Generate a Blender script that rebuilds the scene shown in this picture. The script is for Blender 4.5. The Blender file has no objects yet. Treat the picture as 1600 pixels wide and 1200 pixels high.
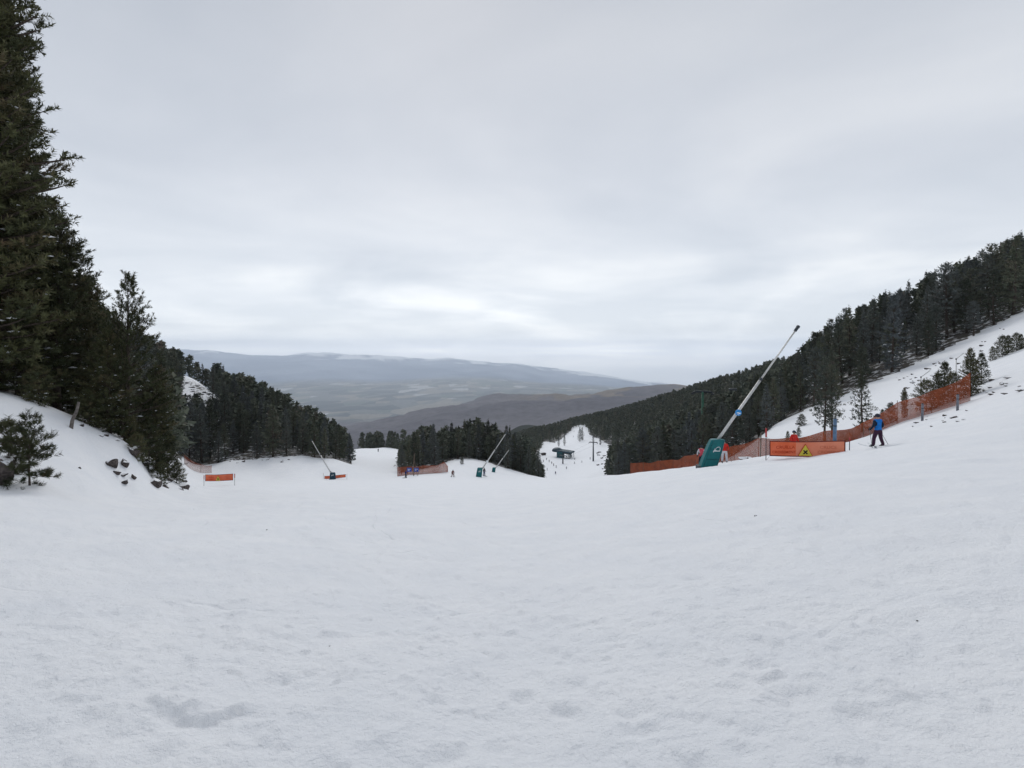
import bpy, bmesh, math, random
import numpy as np
from mathutils import Vector, Matrix
R = math.radians
sc = bpy.context.scene
C = sc.collection
random.seed(7)

# ------------------------------------------------------------------ camera
F, HZ = 780.0, 548.0            # focal length and level line, in pixels of the 1600x1200 photograph
cd = bpy.data.cameras.new('camera'); cam = bpy.data.objects.new('camera', cd); C.objects.link(cam)
cd.sensor_fit = 'HORIZONTAL'; cd.sensor_width = 36.0; cd.lens = 36.0*F/1600
cd.shift_y = -(600-HZ)/1600; cd.clip_start = 0.1; cd.clip_end = 200000
cam.location = (0, 0, 0); cam.rotation_euler = (R(90), 0, 0); sc.camera = cam

# ------------------------------------------------------------------ world: overcast sky
SUN_EL, SUN_AZ = R(38), R(-8)          # azimuth measured from +Y towards +X
w = bpy.data.worlds.new('World'); sc.world = w; w.use_nodes = True
nt = w.node_tree; nt.nodes.clear()
def N(t, kind, **k):
    n = t.nodes.new(kind)
    for a, b in k.items(): setattr(n, a, b)
    return n
def math_node(t, op, a, b=None, clamp=False):
    n = N(t, 'ShaderNodeMath', operation=op, use_clamp=clamp)
    for i, v in enumerate((a, b)):
        if v is None: continue
        if hasattr(v, 'is_output'): t.links.new(v, n.inputs[i])
        else: n.inputs[i].default_value = v
    return n.outputs[0]
def ramp(t, fac, stops, interp='LINEAR'):
    n = N(t, 'ShaderNodeValToRGB'); n.color_ramp.interpolation = interp
    e = n.color_ramp.elements
    while len(e) < len(stops): e.new(0.5)
    for i, (p, c) in enumerate(stops):
        e[i].position = p; e[i].color = (*c, 1) if len(c) == 3 else c
    t.links.new(fac, n.inputs[0]); return n.outputs[0]
def mixc(t, fac, a, b, blend='MIX'):
    n = N(t, 'ShaderNodeMix', data_type='RGBA', blend_type=blend)
    for s, v in ((n.inputs[0], fac), (n.inputs[6], a), (n.inputs[7], b)):
        if hasattr(v, 'is_output'): t.links.new(v, s)
        elif isinstance(v, (int, float)): s.default_value = v
        else: s.default_value = (*v, 1)
    return n.outputs[2]
sky = N(nt, 'ShaderNodeTexSky', sky_type='NISHITA', sun_disc=False)
sky.sun_elevation = SUN_EL; sky.sun_rotation = SUN_AZ; sky.altitude = 1900; sky.dust_density = 3
tc = N(nt, 'ShaderNodeTexCoord'); sep = N(nt, 'ShaderNodeSeparateXYZ')
nt.links.new(tc.outputs['Generated'], sep.inputs[0])
zz = math_node(nt, 'ABSOLUTE', sep.outputs[2])
den = math_node(nt, 'ADD', zz, 0.10)
cx = math_node(nt, 'DIVIDE', sep.outputs[0], den); cy = math_node(nt, 'DIVIDE', sep.outputs[1], den)
cmb = N(nt, 'ShaderNodeCombineXYZ'); nt.links.new(cx, cmb.inputs[0]); nt.links.new(cy, cmb.inputs[1])
def wnoise(vec, scale, detail, rough, dist=0.0, off=(0, 0, 0)):
    m = N(nt, 'ShaderNodeMapping'); m.inputs['Location'].default_value = off
    nt.links.new(vec, m.inputs[0])
    n = N(nt, 'ShaderNodeTexNoise'); n.inputs['Scale'].default_value = scale; n.inputs['Detail'].default_value = detail
    n.inputs['Roughness'].default_value = rough; n.inputs['Distortion'].default_value = dist
    nt.links.new(m.outputs[0], n.inputs['Vector']); return n.outputs['Fac']
n1 = wnoise(cmb.outputs[0], 0.5, 4, 0.5, 0.7, (3.1, 1.7, 0))
n2 = wnoise(cmb.outputs[0], 1.3, 5, 0.55, 0.3, (9.3, 4.2, 0))
cl = math_node(nt, 'ADD', math_node(nt, 'MULTIPLY', n1, 0.78), math_node(nt, 'MULTIPLY', n2, 0.22))
# banks of broken cloud low over the far range: bright gaps between soft grey bases
bank = N(nt, 'ShaderNodeMapping'); bank.inputs['Scale'].default_value = (2.2, 2.2, 7.5); bank.inputs['Location'].default_value = (1.3, 0.4, 0.35); nt.links.new(tc.outputs['Generated'], bank.inputs[0])
n3 = wnoise(bank.outputs[0], 1.0, 4, 0.5, 0.9, (0, 0, 0))
low = ramp(nt, zz, [(0.0, (1, 1, 1)), (0.10, (0.9, 0.9, 0.9)), (0.24, (0, 0, 0))], 'EASE')
gap = math_node(nt, 'MULTIPLY', math_node(nt, 'SUBTRACT', n3, 0.50), math_node(nt, 'MULTIPLY', low, 1.35))
cl = math_node(nt, 'ADD', cl, gap)
cloud_lo = ramp(nt, cl, [(0.34, (0.45, 0.48, 0.525)), (0.51, (0.52, 0.545, 0.583)), (0.70, (0.625, 0.64, 0.66))])
# thicker, darker deck overhead; thinner, brighter towards the horizon
el = ramp(nt, zz, [(0.0, (2.15, 2.10, 2.02)), (0.012, (1.75, 1.72, 1.67)), (0.04, (1.42, 1.405, 1.37)), (0.14, (1.12, 1.12, 1.11)), (0.30, (0.95, 0.95, 0.955)), (0.62, (0.74, 0.745, 0.76))])
clouds = mixc(nt, 1.0, cloud_lo, el, 'MULTIPLY')
skys = mixc(nt, 1.0, sky.outputs[0], (0.1, 0.1, 0.1), 'MULTIPLY')
allsky = mixc(nt, 0.94, skys, clouds)
bg = N(nt, 'ShaderNodeBackground'); nt.links.new(allsky, bg.inputs[0]); bg.inputs[1].default_value = 1.0
wo = N(nt, 'ShaderNodeOutputWorld'); nt.links.new(bg.outputs[0], wo.inputs[0])

# ------------------------------------------------------------------ sun behind the overcast
sd = bpy.data.lights.new('sun', 'SUN'); sd.energy = 0.80; sd.angle = R(24); sd.color = (1.0, 0.97, 0.93)
so = bpy.data.objects.new('sun', sd); C.objects.link(so)
sv = Vector((math.sin(SUN_AZ)*math.cos(SUN_EL), math.cos(SUN_AZ)*math.cos(SUN_EL), math.sin(SUN_EL)))
so.rotation_euler = sv.to_track_quat('Z', 'Y').to_euler(); so.location = sv*60
sc.view_settings.view_transform = 'Standard'; sc.view_settings.look = 'None'
sc.view_settings.exposure = 0.48; sc.view_settings.gamma = 1.0
sc.view_settings.use_curve_mapping = False
sc.render.engine = 'CYCLES'
sc.cycles.use_denoising = True
sc.cycles.max_bounces = 6; sc.cycles.diffuse_bounces = 3; sc.cycles.volume_bounces = 2
sc.cycles.transparent_max_bounces = 8

# ------------------------------------------------------------------ numpy noise
def _hash(ix, iy, seed):
    n = (ix.astype(np.int64)*374761393 + iy.astype(np.int64)*668265263 + seed*144665)
    n = (n ^ (n >> 13))*1274126177
    n = n & 0x7fffffff
    n = (n ^ (n >> 16)) & 0xffff
    return n/65535.0
def vnoise(x, y, seed=0):
    ix = np.floor(x); iy = np.floor(y); fx = x-ix; fy = y-iy
    fx = fx*fx*fx*(fx*(fx*6-15)+10); fy = fy*fy*fy*(fy*(fy*6-15)+10)
    a = _hash(ix, iy, seed); b = _hash(ix+1, iy, seed); c = _hash(ix, iy+1, seed); d = _hash(ix+1, iy+1, seed)
    return (a*(1-fx)+b*fx)*(1-fy)+(c*(1-fx)+d*fx)*fy - 0.5
def fbm(x, y, oct=4, seed=0, gain=0.5):
    s = 0; a = 1.0
    for i in range(oct):
        s = s + a*vnoise(x, y, seed+i*17); x = x*2.03+13.7; y = y*2.03+5.1; a *= gain
    return s

# ------------------------------------------------------------------ terrain as one height function
CTRL = []
def cp(px, py, d): CTRL.append((px, py, d))
def plane(X, Y, cl=0.075):
    return -1.6-0.247*Y+(0.15*X if X > 0 else -cl*X)
def cpz(px, d, z): CTRL.append((px, HZ-z/d*F, d))
for d in (0.8, 2.0, 4.0, 8.0):
    for px in (-900, -350, 50, 450, 800, 1150, 1550, 2000, 2600):
        cpz(px, d, plane((px-800)/F*d, d))
for d in (14, 24):
    for px in (420, 600, 800, 1000, 1180):
        cpz(px, d, plane((px-800)/F*d, d, 0.03))
for d in (45, 80):
    for px in (480, 620, 760, 880):
        cpz(px, d, -1.6-0.247*d)
for l in [
    # left bank with the big pines
    (0, 762, 13.5), (0, 725, 15.5), (0, 626, 19), (47, 757, 14.3), (100, 762, 15.5), (100, 661, 20.5), (200, 697, 23), (190, 765, 19.5),
    (240, 748, 24), (290, 768, 25.5), (255, 768, 22.5), (300, 766, 34), (270, 748, 32), (343, 764, 42), (400, 763, 45), (420, 757, 68), (343, 761, 55), (300, 762, 50), (300, 757, 70), (275, 740, 60), (200, 684, 30), (100, 648, 28), (0, 608, 28), (-250, 640, 17), (-300, 560, 28), (-300, 760, 10), (-600, 560, 25),
    (150, 640, 45), (50, 590, 50), (-200, 530, 60), (240, 665, 60), (200, 610, 100), (0, 520, 110), (-300, 450, 120),
    # left run and the wooded slope behind it
    (343, 758, 68), (300, 750, 88), (343, 752, 85), (420, 752, 95), (520, 749, 110), (500, 750, 100), (506, 749, 112), (540, 749, 112), (360, 744, 104), (420, 745, 108), (300, 736, 106), (300, 724, 120), (360, 721, 122), (420, 718, 124), (470, 715, 126), (520, 721, 128), (550, 730, 130),
    (280, 690, 150), (350, 668, 165), (420, 690, 160), (480, 700, 160), (530, 715, 165),
    (270, 600, 205), (330, 612, 205), (300, 592, 225), (340, 622, 225), (400, 645, 215), (460, 672, 205), (520, 702, 200), (200, 540, 220), (100, 480, 230), (-100, 420, 240),
    (280, 590, 300), (400, 660, 300), (500, 720, 260), (0, 480, 330),
    # left run going on behind
    (560, 748, 118), (590, 733, 150), (590, 716, 210), (590, 702, 300), (600, 700, 330), (560, 702, 300), (630, 703, 300), (545, 712, 230), (625, 716, 220), (590, 725, 420),
    # knoll with the wooded island
    (640, 742, 118), (700, 742, 118), (760, 746, 118), (630, 741, 128), (680, 732, 135), (720, 722, 145), (750, 722, 148), (790, 736, 138), (820, 743, 135), (845, 746, 135),
    (660, 727, 170), (720, 714, 180), (780, 722, 175), (830, 742, 165), (700, 722, 220), (780, 730, 220), (740, 750, 300), (830, 765, 210),
    # gully, lift base and the run below
    (880, 749, 120), (920, 746, 110), (940, 768, 170), (890, 765, 190), (860, 760, 230), (860, 744, 290), (900, 742, 290), (930, 730, 300), (845, 722, 360), (880, 716, 380), (920, 716, 375), (950, 705, 380), (860, 700, 440), (900, 698, 450), (930, 696, 430),
    (905, 668, 640), (890, 690, 520), (870, 695, 560), (850, 700, 520), (915, 684, 540), (940, 684, 520),
    # right crest line, gun, banner, skier
    (950, 743, 75), (1000, 738, 58), (1060, 733, 44), (1107, 727, 33), (1160, 722, 33), (1200, 718, 31), (1260, 716, 30), (1320, 706, 30), (1304, 695, 37), (1360, 684, 38), (1372, 699, 26), (1450, 690, 23), (1600, 655, 22), (1600, 725, 14), (1800, 600, 25), (2200, 640, 14),
    (1500, 652, 33), (1440, 660, 38), (1400, 668, 40), (1560, 620, 38), (1640, 590, 38),
    # fence line
    (985, 744, 72), (1050, 738, 64), (1100, 730, 56), (1190, 714, 49), (1250, 704, 46), (1330, 690, 44), (1400, 663, 44), (1450, 648, 44), (1515, 625, 44), (1590, 580, 48),
    # hollow behind the right fence, open slope above it
    (1000, 760, 95), (1050, 752, 90), (1100, 742, 85), (1180, 715, 75), (1250, 685, 66), (1330, 668, 64), (1400, 632, 62), (1480, 596, 62), (1560, 560, 62), (1700, 500, 62),
    (1215, 662, 96), (1260, 645, 98), (1330, 618, 99), (1400, 588, 100), (1440, 571, 101), (1520, 532, 103), (1600, 492, 105), (1720, 440, 108),
    # wooded slopes to the right
    (960, 752, 150), (1000, 748, 145), (1050, 738, 130), (1100, 722, 122), (1150, 698, 118), (1190, 680, 112), (960, 742, 210), (1020, 728, 200), (1100, 690, 200), (1180, 640, 190),
    (1250, 604, 150), (1300, 572, 150), (1350, 540, 150), (1400, 512, 152), (1500, 468, 155), (1600, 432, 158), (1750, 380, 160),
    (1250, 620, 250), (1400, 540, 250), (1600, 450, 260),
    (960, 722, 300), (1050, 690, 300), (1150, 640, 300), (960, 700, 430), (1050, 668, 420), (1150, 618, 400), (960, 672, 600), (1040, 645, 600), (1120, 608, 560), (1220, 580, 480),
    (960, 652, 760), (1040, 627, 760), (1090, 612, 700), (905, 662, 850), (850, 676, 900), (820, 682, 900), (1000, 640, 1000), (1100, 625, 1000), (1300, 600, 700), (1500, 520, 600),
    # dark hill and its back
    (800, 692, 1000), (830, 664, 1200), (810, 666, 1200), (850, 668, 1250), (880, 680, 1150), (760, 700, 1100), (830, 690, 1700), (700, 720, 900), (600, 740, 800), (450, 740, 700), (300, 680, 700), (100, 600, 700), (-300, 500, 500),
    (1000, 655, 1500), (1150, 640, 1500), (1400, 600, 1500),
    # brown foothills
    (560, 700, 2500), (700, 690, 2500), (850, 680, 2600), (1000, 660, 2600),
    (540, 676, 4300), (600, 662, 4600), (660, 645, 5000), (740, 626, 5400), (790, 618, 5600), (850, 615, 5800), (905, 614, 5900), (940, 613, 5800), (1040, 606, 6200), (1150, 606, 6500), (1300, 606, 6500), (400, 690, 4000), (200, 690, 4000),
    (560, 668, 6500), (660, 662, 7000), (850, 640, 8500), (1040, 622, 9000),
    # plain
    (100, 652, 8000), (400, 650, 8000), (560, 645, 8500), (700, 628, 10500), (400, 625, 12000), (600, 618, 12500), (850, 614, 13000), (1050, 612, 13000), (100, 620, 12000),
    (350, 600, 17000), (600, 601, 17000), (850, 602, 17000), (1050, 609, 17000), (100, 600, 17000),
    # far range
    (100, 575, 22000), (350, 578, 22000), (600, 582, 22000), (850, 592, 22000), (1000, 604, 22000),
    (-100, 540, 28000), (250, 544, 28000), (330, 547, 28000), (500, 554, 28000), (600, 558, 28000), (700, 562, 28000), (800, 568, 28000), (870, 575, 28000), (950, 589, 28000), (1050, 602, 28000), (1150, 611, 28000), (1400, 615, 28000),
    (330, 565, 40000), (700, 575, 40000), (1000, 610, 40000), (-100, 560, 40000), (1400, 620, 40000),
]: cp(*l)
_c = np.array(CTRL, float)
_u = (_c[:, 0]-800)/F
_r = _c[:, 2]*np.sqrt(1+_u*_u); _a = np.arctan2(_u, 1.0)
_z = (HZ-_c[:, 1])/F*_c[:, 2]
_g = (_z+1.6)/_r
AS = 3.2
_Q = np.stack([_a*AS, np.log(_r)], 1)
def _phi(d2): return np.sqrt(d2+0.0012)
_K = _phi(((_Q[:, None]-_Q[None])**2).sum(2))
_n = len(_Q)
_A = np.zeros((_n+1, _n+1)); _A[:_n, :_n] = _K-np.eye(_n)*0.004; _A[:_n, _n] = 1; _A[_n, :_n] = 1
_W = np.linalg.solve(_A, np.append(_g, 0))
def base_height(X, Y):
    X = np.asarray(X, float); Y = np.asarray(Y, float); sh = X.shape
    X = X.ravel(); Y = Y.ravel()
    r = np.hypot(X, Y)+1e-6; a = np.clip(np.arctan2(X, Y), -R(72), R(72))
    q0 = a*AS; q1 = np.log(np.maximum(r, 0.5)); out = np.empty_like(r)
    for s in range(0, len(r), 20000):
        e = s+20000
        d2 = (q0[s:e, None]-_Q[None, :, 0])**2+(q1[s:e, None]-_Q[None, :, 1])**2
        out[s:e] = _phi(d2)@_W[:_n]+_W[_n]
    return (-1.6+out*r).reshape(sh)
def smooth(a, b, x):
    t = np.clip((x-a)/(b-a), 0, 1); return t*t*(3-2*t)
# small features trodden into the near snow: (px, py, width m, depth m)
DENTS = [(818, 1098, .085, .045), (1190, 1046, .09, .045), (1245, 1092, .11, .05), (1257, 1068, .06, .025), (1362, 1088, .07, .035), (1395, 1084, .06, .03), (1330, 1120, .07, .02),
         (990, 1112, .09, .035), (1000, 1140, .08, .03), (880, 1112, .07, .03), (838, 968, .10, .035), (672, 980, .10, .035), (525, 1057, .08, .03), (440, 1060, .08, .03), (455, 1046, .07, .025),
         (386, 994, .12, .03), (290, 980, .13, .03), (400, 1145, .08, .03), (682, 1105, .07, .03), (610, 1140, .07, .025), (1160, 1180, .08, .03), (1180, 1150, .07, .025), (700, 1190, .09, .045), (780, 1172, .07, .03), (190, 1155, .14, .04), (150, 1130, .12, .035), (225, 1180, .14, .05),
         (1080, 1200, .10, .03), (1500, 850, .5, .05), (1490, 852, .4, .05), (1580, 948, .3, .04), (1560, 945, .25, .04), (1400, 975, .2, .03), (360, 945, .16, .03), (270, 946, .16, .025), (480, 975, .12, .02), (700, 1000, .07, .02)]
_dl = []
for (px, py, wd, dp) in DENTS:
    ux, uz = (px-800)/F, (HZ-py)/F
    d = 1.0
    for _ in range(40):
        d = (plane(ux*d, d)+1.6-1.6*1)/uz if uz else d
        # plane is linear: z = -1.6 + s*d  ->  d = -1.6/(uz - s)
        s_ = (plane(ux, 1.0)+1.6); d = -1.6/(uz-s_); break
    _dl.append((ux*d, d, wd, dp*0.75))
def height(X, Y, fine=False):
    X = np.asarray(X, float); Y = np.asarray(Y, float)
    z = base_height(X, Y); r = np.hypot(X, Y)
    far = smooth(140, 700, r)
    # broad unevenness of the snow, growing into real relief with distance
    z = z+fbm(X*0.22, Y*0.22, 3, 3)*0.16*smooth(2, 14, r)*(1-far)
    z = z+fbm(X*0.03, Y*0.03, 3, 5)*1.0*smooth(90, 200, r)*(1-smooth(900, 2000, r))
    z = z+fbm(X/700, Y/700, 5, 9)*110*smooth(1700, 4500, r)*(1-smooth(6000, 8200, r))
    z = z+fbm(X/2600, Y/2600, 5, 21)*200*smooth(17500, 23000, r)
    if fine:
        near = 1-smooth(30, 120, r)
        z = z+fbm(X*1.1+Y*0.25, Y*0.8, 3, 31)*0.075*near
        z = z+fbm(X*4.2, Y*3.4, 3, 41)*0.028*near
        rough = smooth(-0.12, 0.25, fbm(X*0.5, Y*0.5, 2, 77))
        z = z+np.abs(fbm(X*11, Y*10, 2, 51))*0.030*near*rough*(1-smooth(8, 25, r))
        clod = smooth(0.10, 0.42, fbm(X*6.5, Y*6.0, 2, 55)+0.25*fbm(X*.8, Y*.8, 2, 57)); z = z+clod*0.020*near*(1-smooth(9, 22, r))
        # shallow scrape lines left by skis and the groomer
        z = z+np.abs(vnoise(X*0.35-Y*1.5+0.5*fbm(X*.3, Y*.3, 2, 8), X*0.05, 61))*0.03*smooth(4, 10, r)*(1-smooth(30, 70, r))
        for (dx, dy, wd, dp) in _dl:
            q = ((X-dx)/wd)**2+((Y-dy)/(wd*0.9))**2
            z = z-dp*np.exp(-q*1.2)+dp*0.35*np.exp(-((np.sqrt(q)-1.7)/0.5)**2)
        # a broken crust lip close to the camera, left of centre
        for (ax, ay, bx, by, sag) in ((-2.26, 3.10, -1.98, 3.04, 0.05), (-1.99, 2.98, -1.68, 3.10, 0.07)):
            t = np.clip((X-ax)/(bx-ax), 0, 1); ly = ay+(by-ay)*t-sag*np.sin(np.pi*t)
            inside = smooth(-0.12, 0.1, t)*np.exp(-np.maximum(0, np.maximum(ax-X, X-bx))*14)
            dd = Y-ly
            z = z+0.050*inside*np.exp(-np.maximum(dd, 0)/0.25)*smooth(-.035, .04, dd)-0.012*inside*np.exp(-((dd+.05)/0.06)**2)
    return z
def gz(x, y): return float(height(np.array([x]), np.array([y]))[0])
def at(px, d):
    x = (px-800)/F*d; return Vector((x, d, gz(x, d)))
def py_of(p): return HZ-p.z/p.y*F

# ------------------------------------------------------------------ materials
def mat(name, col, rough=0.7, metal=0.0, noise=0.0, scale=8.0, bump=0.0, spec=0.3, col2=None):
    m = bpy.data.materials.new(name); m.use_nodes = True; t = m.node_tree
    p = t.nodes['Principled BSDF']; p.inputs['Roughness'].default_value = rough; p.inputs['Metallic'].default_value = metal
    p.inputs['Specular IOR Level'].default_value = spec
    p.inputs['Base Color'].default_value = (*col, 1)
    if noise or col2 or bump:
        co = N(t, 'ShaderNodeTexCoord'); nz = N(t, 'ShaderNodeTexNoise'); nz.inputs['Scale'].default_value = scale; nz.inputs['Detail'].default_value = 5
        t.links.new(co.outputs['Object'], nz.inputs['Vector'])
        if col2 or noise:
            c2 = col2 or tuple(min(1, c*(1+noise)) for c in col); c1 = col if col2 else tuple(c*(1-noise) for c in col)
            t.links.new(ramp(t, nz.outputs['Fac'], [(0.35, c1), (0.65, c2)]), p.inputs['Base Color'])
        if bump:
            b = N(t, 'ShaderNodeBump'); b.inputs['Strength'].default_value = bump; b.inputs['Distance'].default_value = 0.05
            t.links.new(nz.outputs['Fac'], b.inputs['Height']); t.links.new(b.outputs[0], p.inputs['Normal'])
    return m
M = {}
M['bark'] = mat('bark', (0.055, 0.042, 0.034), 0.9, noise=0.5, scale=14, bump=0.6)
M['dead'] = mat('dead_wood', (0.13, 0.115, 0.105), 0.9, noise=0.3, scale=10, bump=0.4)
M['twig_snow'] = mat('twig_snow', (0.80, 0.82, 0.85), 0.8, spec=0.2)
M['rock'] = mat('rock', (0.035, 0.030, 0.029), 0.9, scale=5, bump=0.8, col2=(0.11, 0.09, 0.083))
_t = M['rock'].node_tree; _p = _t.nodes['Principled BSDF']; _g0 = N(_t, 'ShaderNodeNewGeometry'); _sx = N(_t, 'ShaderNodeSeparateXYZ'); _t.links.new(_g0.outputs['Normal'], _sx.inputs[0])
_nz = N(_t, 'ShaderNodeTexNoise'); _nz.inputs['Scale'].default_value = 2.5; _nz.inputs['Detail'].default_value = 4; _t.links.new(_g0.outputs['Position'], _nz.inputs['Vector'])
_cv = ramp(_t, math_node(_t, 'ADD', _sx.outputs[2], math_node(_t, 'MULTIPLY', math_node(_t, 'SUBTRACT', _nz.outputs['Fac'], 0.5), 1.3)), [(0.74, (0, 0, 0)), (0.82, (1, 1, 1))])
_src = _p.inputs['Base Color'].links[0].from_socket; _t.links.new(mixc(_t, _cv, _src, (0.8, 0.81, 0.83)), _p.inputs['Base Color'])
M['net'] = mat('orange_net', (0.27, 0.058, 0.018), 0.6, noise=0.2, scale=1.5)
M['teal'] = mat('teal_pad', (0.004, 0.125, 0.135), 0.45, noise=0.12, scale=3, bump=0.08)
M['teal_dark'] = mat('teal_seam', (0.004, 0.07, 0.085), 0.5)
M['navy_pad'] = mat('navy_pad', (0.012, 0.045, 0.075), 0.5, noise=0.1)
M['steel'] = mat('galvanised_steel', (0.56, 0.56, 0.55), 0.45, metal=0.5, noise=0.12, scale=6)
M['darksteel'] = mat('dark_steel', (0.05, 0.06, 0.07), 0.5, metal=0.4)
M['white'] = mat('white_paint', (0.75, 0.78, 0.8), 0.5)
M['blue_disc'] = mat('blue_sign', (0.02, 0.25, 0.62), 0.4)
M['orange'] = mat('orange_banner', (0.72, 0.13, 0.045), 0.5, scale=1.6, col2=(0.80, 0.19, 0.09))
M['orange_pale'] = mat('faded_orange_banner', (0.74, 0.22, 0.12), 0.5, scale=1.2, col2=(0.78, 0.28, 0.17))
M['maroon'] = mat('dark_banner_edge', (0.10, 0.012, 0.012), 0.6)
M['letter'] = mat('red_orange_lettering', (0.50, 0.05, 0.012), 0.6)
M['letter_pale'] = mat('faded_lettering', (0.62, 0.17, 0.09), 0.6)
M['yellow'] = mat('yellow_sign', (0.62, 0.52, 0.06), 0.5, noise=0.08)
M['black'] = mat('black_print', (0.012, 0.012, 0.012), 0.6)
M['greypost'] = mat('grey_post', (0.16, 0.17, 0.20), 0.7, noise=0.2, scale=5)
M['bluepost'] = mat('blue_grey_post', (0.10, 0.17, 0.27), 0.6, noise=0.2, scale=3)
M['redtip'] = mat('red_tip', (0.42, 0.05, 0.05), 0.6)
M['wood'] = mat('weathered_wood', (0.17, 0.13, 0.10), 0.85, noise=0.25, scale=9, bump=0.3)
M['bluebanner'] = mat('blue_banner', (0.02, 0.07, 0.36), 0.5, noise=0.15, scale=2)
M['green'] = mat('green_pylon', (0.035, 0.115, 0.075), 0.6, noise=0.2, scale=2)
M['roof'] = mat('teal_roof', (0.014, 0.04, 0.06), 0.5, noise=0.2, scale=0.6)
M['glass'] = mat('station_glass', (0.03, 0.07, 0.08), 0.15, spec=0.5)
M['skin'] = mat('skin', (0.45, 0.27, 0.2), 0.6)
def cloth(name, c): M[name] = mat(name, c, 0.85, noise=0.15, scale=9, bump=0.1); return M[name]
for nme, c in (('blue_jacket', (0.008, 0.15, 0.50)), ('dark_sleeve', (0.008, 0.018, 0.04)), ('plum_trousers', (0.040, 0.014, 0.034)), ('dark_cloth', (0.012, 0.016, 0.028)),
               ('red_jacket', (0.50, 0.025, 0.018)), ('white_trousers', (0.55, 0.56, 0.60)), ('pink_jacket', (0.50, 0.07, 0.10)), ('navy_cloth', (0.02, 0.03, 0.12)),
               ('brown_jacket', (0.13, 0.05, 0.045)), ('helmet_dark', (0.025, 0.03, 0.05)), ('boots', (0.03, 0.03, 0.035)), ('grey_cloth', (0.10, 0.11, 0.13))): cloth(nme, c)

# needles: dark green, varying between trees and between sprays
def needle_mat(name, dark, mid, brown, frost=0.0):
    m = bpy.data.materials.new(name); m.use_nodes = True; t = m.node_tree; p = t.nodes['Principled BSDF']
    at_ = N(t, 'ShaderNodeAttribute', attribute_name='tint'); oi = N(t, 'ShaderNodeObjectInfo')
    c = ramp(t, at_.outputs['Fac'], [(0.0, dark), (0.55, mid), (1.0, brown)])
    k = N(t, 'ShaderNodeHueSaturation'); t.links.new(c, k.inputs['Color'])
    v = N(t, 'ShaderNodeMapRange'); t.links.new(oi.outputs['Random'], v.inputs[0]); v.inputs[3].default_value = 0.75; v.inputs[4].default_value = 1.9
    t.links.new(v.outputs[0], k.inputs['Value'])
    h = N(t, 'ShaderNodeMapRange'); t.links.new(oi.outputs['Random'], h.inputs[0]); h.inputs[3].default_value = 0.515; h.inputs[4].default_value = 0.465
    t.links.new(h.outputs[0], k.inputs['Hue'])
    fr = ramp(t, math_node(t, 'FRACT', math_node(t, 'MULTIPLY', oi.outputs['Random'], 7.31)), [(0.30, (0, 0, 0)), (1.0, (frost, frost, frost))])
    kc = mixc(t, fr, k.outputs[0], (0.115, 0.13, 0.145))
    t.links.new(kc, p.inputs['Base Color']); p.inputs['Roughness'].default_value = 0.75; p.inputs['Specular IOR Level'].default_value = 0.15
    return m
M['needle'] = needle_mat('pine_needles', (0.026, 0.034, 0.018), (0.050, 0.056, 0.026), (0.090, 0.072, 0.040))
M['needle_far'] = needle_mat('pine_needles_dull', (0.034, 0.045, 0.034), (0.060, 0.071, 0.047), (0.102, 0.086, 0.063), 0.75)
M['needle_red'] = needle_mat('pine_needles_brownish', (0.05, 0.036, 0.028), (0.075, 0.05, 0.036), (0.11, 0.07, 0.05))

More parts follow.
